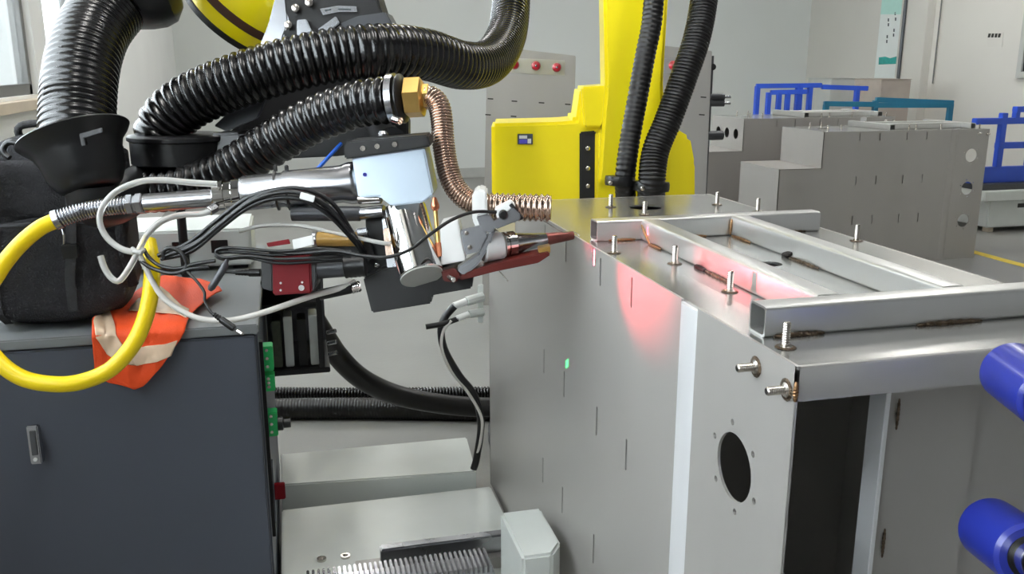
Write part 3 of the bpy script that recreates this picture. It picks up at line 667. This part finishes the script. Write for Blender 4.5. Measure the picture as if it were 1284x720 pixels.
BPX0, BPX1 = onY(-45, 300, 2.06).x, onY(166, 330, 2.02).x
bp = thing('backpack', 'black fabric backpack standing on the dark cabinet', 'backpack', ((BPX0+BPX1)/2, 2.10, CZ))
bc = Vector(((BPX0+BPX1)/2, 2.150, CZ+.204)); hw = (BPX1-BPX0)/2
def bshape(v): 
    k = 1-.10*max(0, v.z/.2)**2
    return Vector((v.x*k, v.y*(1-.25*max(0, v.z/.2)), v.z))
blob('body', bc, (hw, .125, .195), 'fabric', bp, .42, .022, 9, 48, 32, None, bshape)
blob('front_pocket', bc+Vector((.01, -.105, -.075)), (hw*.86, .05, .108), 'fabric', bp, .45, .014, 14, 40, 26)
blob('upper_pocket', bc+Vector((-.01, -.085, .09)), (hw*.78, .045, .062), 'fabric', bp, .5, .012, 14, 36, 20)
zy = bc.y-.152
tube('zipper', [(bc.x-hw*.8, zy+.012, bc.z+.02), (bc.x-.03, zy-.006, bc.z+.028), (bc.x+hw*.75, zy+.012, bc.z+.02)], .0045, 'fabric_trim', bp, 6)
tube('zip_pull', [(bc.x+.04, zy-.006, bc.z+.026), (bc.x+.045, zy-.012, bc.z+.005), (bc.x+.043, zy-.012, bc.z-.015)], .003, 'silver', bp, 6)
for x, w_ in ((-.55, .016), (.32, .02)):
    xx = bc.x+hw*x
    bm = bmesh.new(); rows = []
    for i, (y, z) in enumerate([(zy+.05, .19), (zy+.012, .12), (zy-.004, .06), (zy-.008, -.02), (zy-.012, -.09), (zy-.005, -.16), (zy+.03, -.19)]):
        rows.append([bm.verts.new((xx+s*w_/2+.01*math.sin(i), y+d, bc.z+z)) for s, d in ((-1, 0), (1, 0), (1, .003), (-1, .003))])
    for a, b in zip(rows, rows[1:]):
        for k in range(4): bm.faces.new((a[k], a[(k+1) % 4], b[(k+1) % 4], b[k]))
    bm.faces.new(rows[0]); bm.faces.new(rows[-1][::-1])
    finish('strap', bm, 'fabric_trim', bp, 40)
    box('buckle', (xx-w_*.8, zy-.018, bc.z-.045), (xx+w_*.8, zy-.008, bc.z-.015), 'black_plastic', bp, .002)
tube('top_handle', [bc+Vector((-.05, -.02, .185)), bc+Vector((-.045, -.03, .22)), bc+Vector((.03, -.03, .222)), bc+Vector((.04, -.02, .185))], .008, 'fabric_trim', bp, 10)
tube('shoulder_strap', [bc+Vector((hw*.9, -.02, .16)), bc+Vector((hw*.98, -.10, .08)), bc+Vector((hw*.9, -.13, -.02)), bc+Vector((hw*.95, -.11, -.12))], .014, 'fabric', bp, 10)

# orange safety vest draped over the front edge of the cabinet
vt = thing('safety_vest', 'orange safety vest with cream reflective bands hanging over the cabinet edge', 'vest', (-.30, CY0-.01, .70))
ZT = CZ+.004; YF = CY0-.007
def vpt(x, y):                          # a point of the cloth seen at this pixel: on the cabinet top behind the edge, else hanging in front of it
    p = onZ(x, y, ZT)
    if p.y > YF: return p
    return onY(x, y, YF)
def cloth(name, outline, off, mt, parent, n=26, wr=.022):
    xs = [p[0] for p in outline]; ys = [p[1] for p in outline]; x0, x1, y0, y1 = min(xs), max(xs), min(ys), max(ys)
    def inside(x, y):
        c = False; j = len(outline)-1
        for i in range(len(outline)):
            a, b = outline[i], outline[j]
            if (a[1] > y) != (b[1] > y) and x < (b[0]-a[0])*(y-a[1])/(b[1]-a[1])+a[0]: c = not c
            j = i
        return c
    # rows across the outline between its left and right border
    rows = []; NY = n; NX = n
    for i in range(NY+1):
        y = y0+.4+(y1-y0-.8)*i/NY; cr = []
        for k in range(len(outline)):
            a, b = outline[k], outline[(k+1) % len(outline)]
            if (a[1] > y) != (b[1] > y): cr.append((b[0]-a[0])*(y-a[1])/(b[1]-a[1])+a[0])
        if len(cr) >= 2: rows.append([(min(cr)+(max(cr)-min(cr))*j/NX, y) for j in range(NX+1)])
    bm = bmesh.new(); g = []
    for r in rows:
        line = []
        for x, y in r:
            p = vpt(x, y); h = wr*(.5+.5*noise.noise(Vector((x*.045, y*.03, 1.3))))+.35*wr*(.5+.5*noise.noise(Vector((x*.12, y*.05, 7))))
            nrm = Vector((0, 0, 1)) if p.y > YF+.0005 else Vector((0, -1, 0))
            k = min(1, abs(p.y-YF)/.03) if nrm.z else 1
            n2 = (nrm*(.4+.6*k)+(Vector((0, -1, .4)) if nrm.z else Vector((0, 0, 0)))*(1-k)*.5)
            line.append(bm.verts.new(p+n2*(h+off)))
        g.append(line)
    for a, b in zip(g, g[1:]):
        for j in range(NX): bm.faces.new((a[j], a[j+1], b[j+1], b[j]))
    o = finish(name, bm, mt, parent, 80)
    md = o.modifiers.new('thick', 'SOLIDIFY'); md.thickness = .0022; md.offset = 0
    return o
cloth('cloth', [(117, 411), (150, 385), (188, 362), (205, 352), (240, 356), (282, 370), (262, 382), (241, 397), (228, 422), (205, 455), (183, 480), (170, 485), (132, 475), (120, 463)], .0, 'orange', vt, 34)
for ol in ([(118, 413), (138, 399), (148, 420), (162, 438), (178, 448), (176, 454), (156, 453), (136, 442)],
           [(162, 398), (174, 382), (200, 370), (238, 394), (234, 406), (206, 396), (188, 392), (172, 400)],
           [(160, 438), (185, 431), (206, 430), (224, 424), (216, 443), (197, 450), (173, 455)]):
    cloth('reflective_band', ol, .0032, 'reflective', vt, 18)

# ================================================================== cables and tubes at the head
def cable(name, pts, r, mt, label, cat='cable', group=None, parent=None, seg=10): return tube(name, PP(pts), r, mt, parent, seg, .006, (label, cat, group))
yc = thing('fibre_cable', 'thick yellow fibre cable looping in front of the cabinet', 'cable', P(90, 480, 1.62))
tube('cable_jacket', PP([(74, 275, 1.67), (50, 286, 1.66), (24, 308, 1.65), (0, 338, 1.64), (-22, 380, 1.63), (-20, 425, 1.62), (0, 455, 1.61), (30, 475, 1.61), (70, 482, 1.61), (105, 478, 1.62), (140, 462, 1.63), (168, 430, 1.64), (184, 392, 1.65), (190, 355, 1.66), (190, 328, 1.67), (186, 303, 1.69)]), .0148, 'yellow_cable', yc, 18, .008)
corrugated('armour_spring', PP([(160, 256.5, 1.69), (135, 259, 1.685), (105, 264, 1.68), (72, 275, 1.67)]), .0178, .0056, .20, 'silver', yc, 20, 4)
rod('ferrule', P(76, 274, 1.671), P(68, 277, 1.669), .019, 'silver', yc, 20)
cable('clear_tube', [(272, 231, 1.66), (240, 229, 1.655), (205, 226, 1.65), (175, 228, 1.645), (146, 240, 1.64), (129, 259, 1.64), (125, 278, 1.64), (134, 298, 1.64), (152, 312, 1.64), (172, 317, 1.64)], .0058, 'clear', 'clear plastic tube arching over the armoured cable end', 'tube')
cable('clear_tube', [(266, 264, 1.665), (252, 268, 1.665), (225, 270, 1.66), (202, 278, 1.65), (184, 295, 1.645), (174, 314, 1.642), (162, 336, 1.64), (150, 352, 1.64), (140, 349, 1.64), (131, 336, 1.64), (126, 321, 1.64)], .0058, 'clear', 'clear plastic tube bent into a sharp V before the backpack', 'tube')
rod('tube_fitting', P(262, 265, 1.663), P(271, 260, 1.675), .009, 'silver', wh, 8)
cable('white_tube', [(445, 352, 1.70), (432, 360, 1.69), (392, 371, 1.67), (360, 382, 1.66), (320, 395, 1.65), (285, 402, 1.65), (248, 399, 1.65), (215, 382, 1.65), (196, 362, 1.65), (184, 338, 1.648), (174, 318, 1.645)], .0056, 'white_cable', 'white cable sagging from the steel plug to the knot of tubes', 'cable')
pg = thing('coax_plug', 'black cable plug with a knurled steel nut below the red camera', 'plug', P(425, 365, 1.69))
rod('plug_body', P(400, 370, 1.688), P(440, 361.5, 1.697), .0105, 'black_plastic', pg, 18)
lathe('knurled_nut', [(.009, 0)] + [(.012-.001*(i % 2), .002+.002*i) for i in range(8)] + [(.009, .019)], P(440, 361.5, 1.697), P(455, 358, 1.70)-P(440, 361.5, 1.697), 'chrome', pg, 16)
tube('tube_knot', PP([(166, 312, 1.642), (174, 317, 1.63), (180, 313, 1.642), (172, 320, 1.648), (168, 315, 1.635), (178, 318, 1.63)]), .0045, 'clear', None, 8, .004, ('clear plastic tie holding the tubes together beside the yellow cable', 'tie'))
G = 'black cables tied along the barrel'
for k, (dx, dy, dd) in enumerate([(0, 0, 0), (-3, 7, .004), (5, -5, .01), (-7, -3, .014)]):
    cable('black_cable', [(205+dx, 322+dy*.4, 1.63+dd), (243+dx, 308+dy, 1.63+dd), (277+dx, 281+dy, 1.625+dd), (313+dx, 254+dy, 1.62+dd), (347+dx, 242+dy, 1.615+dd), (380+dx, 243+dy, 1.615+dd), (412+dx, 260+dy, 1.625+dd), (440+dx*.4, 294+dy*.4, 1.65+dd), (456+dx*.3, 316, 1.69+dd)], .0042, 'cable', 'black cable arching over the silver barrel in a tied bundle', 'cable', G)
lbm = slab('cable_marker', [(377, 241), (395, 246), (393, 254), (375, 249)], 1.602, .004, 'white', None, .001, ('white paper marker wrapped on the arching black cables', 'marker'))
slab('tube_tag', [(366, 301), (392, 295), (394, 307), (368, 313)], 1.612, .003, 'white', None, .0008, ('white paper tag tied above the red camera', 'tag'))
slab('warning_tag', [(334, 305), (362, 300), (364, 306), (336, 310)], 1.618, .003, 'red', None, .0008, ('small red tag tied above the red camera', 'tag'))
cable('sensor_cable', [(338, 316, 1.63), (372, 318, 1.62), (420, 315, 1.61), (455, 321, 1.60), (486, 322.5, 1.595), (514, 313, 1.595), (538, 295, 1.60), (566, 276, 1.61), (594, 266, 1.63), (622, 266, 1.655)], .0032, 'cable', 'thin black cable crossing the polished cylinder', 'cable')
for k, (y, dd) in enumerate([(0, 0), (5, .006)]):
    cable('coiled_cable', [(440, 316+y, 1.625+dd), (400, 312+y, 1.62+dd), (350, 315+y, 1.62+dd), (310, 312+y, 1.62+dd), (282, 311+y, 1.62+dd), (270, 316+y*.6, 1.62+dd), (280, 323+y*.4, 1.618+dd), (310, 321+y*.4, 1.617+dd), (350, 325+y, 1.617+dd), (398, 323+y, 1.62+dd), (430, 322+y, 1.63+dd)], .0032, 'cable', 'black cable folded into a flat coil above the red camera', 'cable', 'folded cables above the camera')
cable('black_cable', [(270, 327, 1.63), (245, 331, 1.63), (222, 337, 1.63), (200, 333, 1.635), (186, 322, 1.645), (180, 312, 1.65)], .0035, 'cable', 'black cable running from the flat coil to the yellow cable', 'cable')
cable('black_cable', [(262, 335, 1.632), (240, 337, 1.63), (215, 343, 1.63), (190, 336, 1.64), (176, 327, 1.645)], .0038, 'cable', 'lower black cable tied beside the clear tubes', 'cable')
cable('black_cable', [(206, 325, 1.63), (205, 315, 1.627), (215, 311, 1.627), (228, 318, 1.627), (234, 333, 1.63), (226, 343, 1.63)], .0042, 'cable', 'black cable bent into a small ring near the vest', 'cable')
cable('ferrite_cable', [(285, 325, 1.62), (281, 335, 1.618), (272, 350, 1.616), (263, 364, 1.618)], lambda s, t: .0068 if .12 < t < .98 else .004, 'dark_grey', 'grey ferrite sleeve hanging below the flat cable coil', 'sleeve')
pc = thing('power_plug', 'black barrel power plug with a silver tip dangling before the cabinet', 'plug', P(303, 418, 1.60))
tube('plug_cable', PP([(234, 340, 1.63), (246, 352, 1.625), (256, 366, 1.62), (257, 378, 1.615), (264, 391, 1.61), (270, 396, 1.61)]), .0027, 'cable', pc, 8, .005)
q0, q1 = P(268, 394, 1.61), P(297, 414.5, 1.60)
lathe('plug_body', [(.0035, 0), (.0045, .002), (.0035, .005), (.005, .007), (.004, .010), (.0055, .012), (.0045, .016), (.0065, .018), (.0065, .046), (.005, .049)], q0, q1-q0, 'black_plastic', pc, 16)
rod('plug_tip', q1, P(304, 419, 1.597), .0036, 'chrome', pc, 12)
cable('blue_tube', [(398, 212, 1.80), (412, 197, 1.80), (428, 180, 1.82)], .004, 'blue_tube', 'short blue air tube behind the silver welding head', 'tube')
cable('clear_tube', [(300, 290, 1.70), (330, 283, 1.70), (375, 283, 1.70), (420, 292, 1.69), (470, 303, 1.66), (490, 306, 1.66)], .004, 'clear', 'clear plastic tube running below the silver barrel to the head', 'tube')

# ================================================================== floor level: positioner bed, hoses
bed = thing('positioner_bed', 'light grey steel positioner bed on the floor beside the frame', 'machine bed', (.2, 2.6, 0))
def zq(l, z): return [onZ(x, y, z) for x, y in l]
bt = zq([(334, 571), (585, 548), (597, 591), (334, 610)], .16)
bt = [Vector((max(-.08, min(v.x, .53)), v.y, v.z)) for v in bt]
prism('rear_beam', bt, (0, 0, -.16), 'white_machine', bed, .004)
box('base_plate', (-.08, 1.72, 0), (.53, 2.40, .12), 'white_machine', bed, .004)
box('linear_rail', (.16, 1.975, .15), (.53, 2.005, .20), 'silver', bed, .004)
box('rail_support', (.10, 1.955, .119), (.53, 2.025, .151), 'steel', bed, .002)
prism('end_block', [Vector((.42, 1.60, .36)), Vector((.485, 1.60, .36)), Vector((.515, 1.64, .36)), Vector((.515, 1.80, .36)), Vector((.42, 1.80, .36))], (0, 0, -.36), 'white_machine', bed, .006)
for x in (.02, .08): lathe('bed_bolt', [(.012, 0), (.012, .006), (.007, .006), (.007, .002), (0, .002)], (x, 2.10, .12), (0, 0, 1), 'steel_bolt', bed, 16)
rk = thing('gear_rack', 'ribbed steel gear rack lying along the positioner bed', 'gear rack', (.2, 1.88, .12))
box('rack_bar', (-.02, 1.84, .12), (.415, 1.92, .185), 'silver', rk, .001)
proto = None
for i in range(36):
    x = -.018+i*.012
    if proto is None: proto = box('tooth', (x, 1.835, .1845), (x+.0065, 1.92, .205), 'silver', rk, .0015); x00 = x
    else:
        c = proto.copy(); col.objects.link(c); c.parent = rk; c.location.x = x-x00
box('frame_stand', (WPX+.03, WPY+.05, 0), (WPX+WID-.03, WPY+LEN+STEP-.05, WPZ-.001), 'dark_grey', None, .004, ('dark grey welding stand under the large stainless frame', 'stand'))

def floorpts(l, r): return [Vector((p.x, p.y, r)) for p in (onZ(x, y, r) for x, y in l)]
corrugated('floor_hose', floorpts([(300, 512), (345, 513), (400, 512), (460, 512), (530, 513), (590, 514), (628, 513)], .042), .042, .012, .05, 'hose_matt', None, 20, 4, ('thick black hose lying across the floor behind the cabinet', 'hose'))
corrugated('floor_hose', floorpts([(300, 493), (400, 494), (500, 494), (600, 493), (632, 493)], .028), .028, .013, .22, 'hose', None, 20, 5, ('thin black ribbed conduit on the floor beside the thick hose', 'conduit'))
tube('drop_hose', PP([(366, 352, 2.80), (384, 384, 2.82), (402, 414, 2.86), (424, 447, 2.94), (452, 474, 3.03), (490, 493, 3.13), (535, 504, 3.2), (585, 510, 3.25), (622, 511, 3.27)]), .036, 'hose_matt', None, 20, .02, ('smooth black hose curving down from the cabinet to the floor', 'hose'))
hc = thing('hydraulic_coupling', 'pair of white cable couplings fixed behind the large stainless frame', 'coupling', P(595, 385, 2.52))
for (a, b), r in ((((606, 372), (585, 378)), .014), (((606, 391), (588, 394)), .012)):
    rod('coupling_nut', P(*a, 2.56), P(*b, 2.54), r, 'white_machine', hc, 10)
    rod('coupling_sleeve', P(*b, 2.54), P(b[0]-16, b[1]+6, 2.53), r*.75, 'white', hc, 14)
slab('coupling_plate', [(599, 358), (606, 357), (606, 405), (599, 405)], 2.565, .01, 'white_machine', hc, .002)
cable('signal_cable', [(570, 384, 2.53), (558, 398, 2.53), (553, 415, 2.53), (558, 440, 2.55), (575, 470, 2.6), (594, 495, 2.65), (603, 530, 2.66), (598, 572, 2.68), (594, 588, 2.69)], .011, 'cable', 'black cable dropping from the white couplings behind the frame', 'cable')
cable('signal_cable', [(574, 400, 2.53), (556, 406, 2.52), (534, 410, 2.51)], .008, 'cable', 'short black cable tail sticking out from the white couplings', 'cable')
cable('pale_cable', [(566, 402, 2.52), (556, 415, 2.52), (554, 438, 2.52), (566, 466, 2.58), (588, 494, 2.63), (604, 525, 2.64), (602, 556, 2.66), (595, 576, 2.68)], .0045, 'white_cable', 'thin pale cable twisted around the dropping black cable', 'cable')

# ================================================================== blue rollers at the right
rs = thing('roller_stand', 'dark steel post carrying the blue rollers beside the frame', 'stand', (1.30, .55, 0))
def roller(px_c, d, ax, label, r, Lr):
    c = P(*px_c, d); ax = Vector(ax).normalized()
    t = thing('blue_roller', label, 'roller', c)
    lathe('sleeve', [(.02, 0), (r-.004, .0), (r, .004), (r, Lr-.004), (r-.004, Lr), (.02, Lr)], c, ax, 'blue', t, 48)
    lathe('bore_ring', [(.0225, Lr-.002), (.0225, Lr+.0012), (.0205, Lr+.0012)], c, ax, 'black_metal', t, 40)
    rod('shaft', c+ax*(Lr-.002), c+ax*(Lr+.25), .0195, 'chrome', t, 28)
    return t, c+ax*(Lr+.25)
rax = (P(1272, 690, .885)-P(1225, 656, .97))
_, e1 = roller((1266, 465), 1.005, P(1313, 498, .92)-P(1266, 465, 1.005), 'blue roller level with the top lip of the steel frame', .034, .10)
_, e2 = roller((1240, 662), .97, rax, 'lower blue roller with the bright shaft before the steel frame', .034, .092)
px_ = max(e1.x, e2.x); rs.location = (px_, (e1.y+e2.y)/2, 0)
lathe('foot', [(.12, 0), (.12, .015), (.03, .03)], rs.location.copy(), (0, 0, 1), 'black_metal', rs, 32)
lathe('post', [(.022, .028), (.022, 1.06), (.018, 1.065)], rs.location.copy(), (0, 0, 1), 'dark_grey', rs, 24)

# ================================================================== background
def frame_bars(name, label, bars, d, r, mt, legs=(), group=None, cat='frame'):
    base = P(bars[0][0][0], 240, d); t = thing(name, label, cat, (base.x, base.y, 0), group)
    for a, b in bars: 
        A, B = P(*a, d), P(*b, d)
        dirv = (B-A).normalized(); n1 = FH; n2 = dirv.cross(n1).normalized()
        pts = [A+n2*r-n1*r, A-n2*r-n1*r, B-n2*r-n1*r, B+n2*r-n1*r]
        prism('bar', pts, n1*2*r, mt, t, .003)
    for x, y in legs:
        A = P(x, y, d); box('leg', (A.x-r, A.y-r, 0), (A.x+r, A.y+r, A.z), mt, t, .003)
    return t
frame_bars('trolley_frame', 'bright blue tubular trolley rack behind the stainless frames', [((948, 108), (1030, 107)), ((1030, 109), (1088, 111)), ((966, 116), (1012, 115))], 8.3, .021, 'blue_frame', [(950, 108), (964, 116), (977, 116), (988, 116), (1001, 107), (1003.5, 107), (1016, 108), (1075, 111)])
frame_bars('trolley_frame', 'teal tubular trolley frame before the brown carton', [((1033, 130), (1100, 131)), ((1098, 125), (1195, 129)), ((1098, 132), (1192, 132))], 8.0, .022, 'teal_frame', [(1036, 131), (1098, 126), (1192, 130)])
def carton(px, d, label, mt, tape=True, h0=0):
    a, b = P(px[0], px[1], d), P(px[2], px[1], d)
    t = thing('storage_carton', label, 'carton', ((a.x+b.x)/2, (a.y+b.y)/2, 0))
    box('carton_body', (a.x, a.y, 0), (b.x, a.y+.45, a.z), mt, t, .006)
    box('lid_flap', (a.x-.004, a.y-.004, a.z), (b.x+.004, a.y+.454, a.z+.006), mt, t, .002)
    if tape: box('packing_tape', ((a.x+b.x)/2-.03, a.y-.002, a.z-.12), ((a.x+b.x)/2+.03, a.y+.0, a.z-.001), 'tan', t, 0)
carton((1043, 99, 1098), 9.4, 'pale grey carton stacked before the back wall', 'grey_box', False)
carton((1106, 100, 1150), 8.7, 'brown cardboard carton under the hanging banner', 'cardboard', False)
# banner hung on the right wall
bn = thing('wall_banner', 'tall white banner with a teal wave hung on the right wall', 'banner', onX(1118, 100, RWX-.03))
WX_ = RWX-.012
def onwall(l, X=WX_): return [onX(x, y, X) for x, y in l]
prism('cloth', onwall([(1112, -60), (1145, -60), (1126, 98), (1096, 98)]), (.006, 0, 0), 'banner', bn, 0)
prism('tinted_top', onwall([(1112, -60), (1145, -60), (1135, 18), (1104, 18)], WX_-.002), (.0015, 0, 0), 'banner_top', bn, 0)
prism('wave_print', onwall([(1102, 72), (1110, 71), (1116, 73), (1127, 70), (1126, 80), (1101.5, 81)], WX_-.002), (.0015, 0, 0), 'teal_print', bn, 0)
for x, y in ((1122.5, 17), (1123, 24), (1114, 25), (1114, 31), (1121, 38), (1120.5, 44), (1112.5, 46), (1112, 52)): prism('print_mark', onwall([(x-.8, y-2), (x+.8, y-2), (x+.6, y+2), (x-1, y+2)], WX_-.002), (.0015, 0, 0), 'ink', bn, 0)
struct(prism('trim_2', [Vector((RWX-.10, onX(1133, 80, RWX).y, 0)), Vector((RWX-.10, onX(1166, 80, RWX).y, 0)), Vector((RWX, onX(1166, 80, RWX).y, 0)), Vector((RWX, onX(1133, 80, RWX).y, 0))], (0, 0, CEIL), 'wall_cream', None, .004))
pw = onX(1172, 80, RWX-.02)
rod('wall_conduit', (pw.x, pw.y, 1.16), (pw.x, pw.y, CEIL), .007, 'alu_frame', None, 10, .001, ('thin grey conduit running up the right wall', 'pipe'))
pb = onX(1131, 50, RWX-.12)
rod('drain_pipe', (pb.x, pb.y, .0), (pb.x, pb.y, CEIL), .018, 'dark_grey', None, 12, .001, ('dark grey drain pipe running up beside the banner', 'pipe'))
sg = thing('wall_sign', 'small cream wall sign with a dark line of print', 'sign', onX(1247, 58, RWX-.01))
prism('sign_plate', onwall([(1238, 41), (1258, 41), (1256, 59), (1238, 59)], RWX-.006), (.005, 0, 0), 'wall_cream', sg, 0)
for i in range(4): prism('print_mark', onwall([(1239.5+i*4.2, 42), (1242.6+i*4.2, 42), (1241.4+i*4.2, 47), (1238.3+i*4.2, 47)], RWX-.0075), (.001, 0, 0), 'black_ink', sg, 0)
# window at the far right edge
w2 = struct(thing('window_2', None, None, onX(1290, 110, RWX)))
y0, y1, zb = onX(1276, 98, RWX).y, onX(1276, 98, RWX).y-1.5, onX(1276, 98, RWX).z
for nm, a, b in (('frame_rail', (RWX-.03, y1, zb), (RWX, y0, zb+.06)), ('frame_rail', (RWX-.03, y1, zb+1.4), (RWX, y0, zb+1.46)), ('mullion', (RWX-.03, y0-.06, zb+.06), (RWX, y0, zb+1.4)), ('mullion', (RWX-.03, y1, zb+.06), (RWX, y1+.06, zb+1.4))):
    box(nm, a, b, 'grey_box', w2, .002)
box('pane', (RWX-.012, y1+.06, zb+.06), (RWX-.006, y0-.06, zb+1.4), 'black_plastic', w2, 0)
# white machine with a blue guard at the right
b0 = onZ(1236, 292, 0)
mc = thing('white_machine', 'white floor machine with a blue tubular guard before the right wall', 'machine', (b0.x+.25, b0.y+.4, 0))
MX1 = RWX-.12
box('base_cabinet', (b0.x, b0.y, .04), (MX1, b0.y+.55, .27), 'white_machine', mc, .01)
box('table_top', (b0.x-.10, b0.y-.05, .27), (MX1, b0.y+.58, .35), 'white_machine', mc, .006)
box('dark_slot', (b0.x+.28, b0.y-.004, .20), (MX1-.05, b0.y-.0005, .235), 'black_plastic', mc, 0)
for x in (b0.x+.03, MX1-.1): box('foot', (x, b0.y+.02, 0), (x+.06, b0.y+.08, .04), 'tan', mc, .003)
box('guard_plate', (b0.x-.10, b0.y+.02, .351), (MX1, b0.y+.30, .40), 'dark_grey', mc, .004)
box('guard_sill', (b0.x-.14, b0.y+.1, .401), (MX1, b0.y+.16, .53), 'blue_frame', mc, .004)
for x in (b0.x+.11, b0.x+.42): box('guard_post', (x, b0.y+.1, .53), (x+.055, b0.y+.15, .97), 'blue_frame', mc, .004)
for z, xx in ((.68, b0.x+.11), (.88, b0.x-.14)): box('guard_rail', (xx, b0.y+.095, z), (MX1, b0.y+.155, z+.05), 'blue_frame', mc, .004)
box('guard_rail', (b0.x+.24, b0.y+.095, .975), (MX1, b0.y+.155, 1.02), 'blue_frame', mc, .004)
box('guard_post', (b0.x+.24, b0.y+.1, .93), (b0.x+.28, b0.y+.15, .975), 'blue_frame', mc, .002)
l0, l1 = onZ(1222, 316, .003), onZ(1284, 333, .003)
struct(box('trim_3', (onZ(1253, 325, 0).x-.04, 2.0, 0), (onZ(1253, 325, 0).x+.04, BWY-.1, .003), 'yellow_line', None, 0))
# instrument stand between the conduit and the frames
vsn = thing('valve_stand', 'thin rusty stand with small valves beside the three-hole frame', 'stand', (P(888, 200, 5.6).x, P(888, 200, 5.6).y, 0))
A = P(893, 70, 5.6)
rod('pole', (A.x, A.y, .02), (A.x, A.y, A.z), .012, 'dark_grey', vsn, 10)
lathe('foot', [(.12, 0), (.12, .015), (.03, .022)], (A.x, A.y, 0), (0, 0, 1), 'dark_grey', vsn, 20)
for y in (122, 130):
    q = P(893, y, 5.6); rod('valve', (A.x, A.y, q.z), (A.x+.09, A.y-.02, q.z), .022, 'dark_grey', vsn, 12); rod('valve_stem', (A.x+.09, A.y-.02, q.z), (A.x+.13, A.y-.03, q.z), .008, 'silver', vsn, 8)
q = P(893, 84, 5.6); lathe('gauge', [(.02, 0), (.02, .02), (0, .022)], (A.x, A.y-.01, q.z), -FH, 'black_plastic', vsn, 16)
q = P(893, 172, 5.6); rod('valve', (A.x-.02, A.y, q.z), (A.x+.10, A.y, q.z), .03, 'dark_grey', vsn, 12)
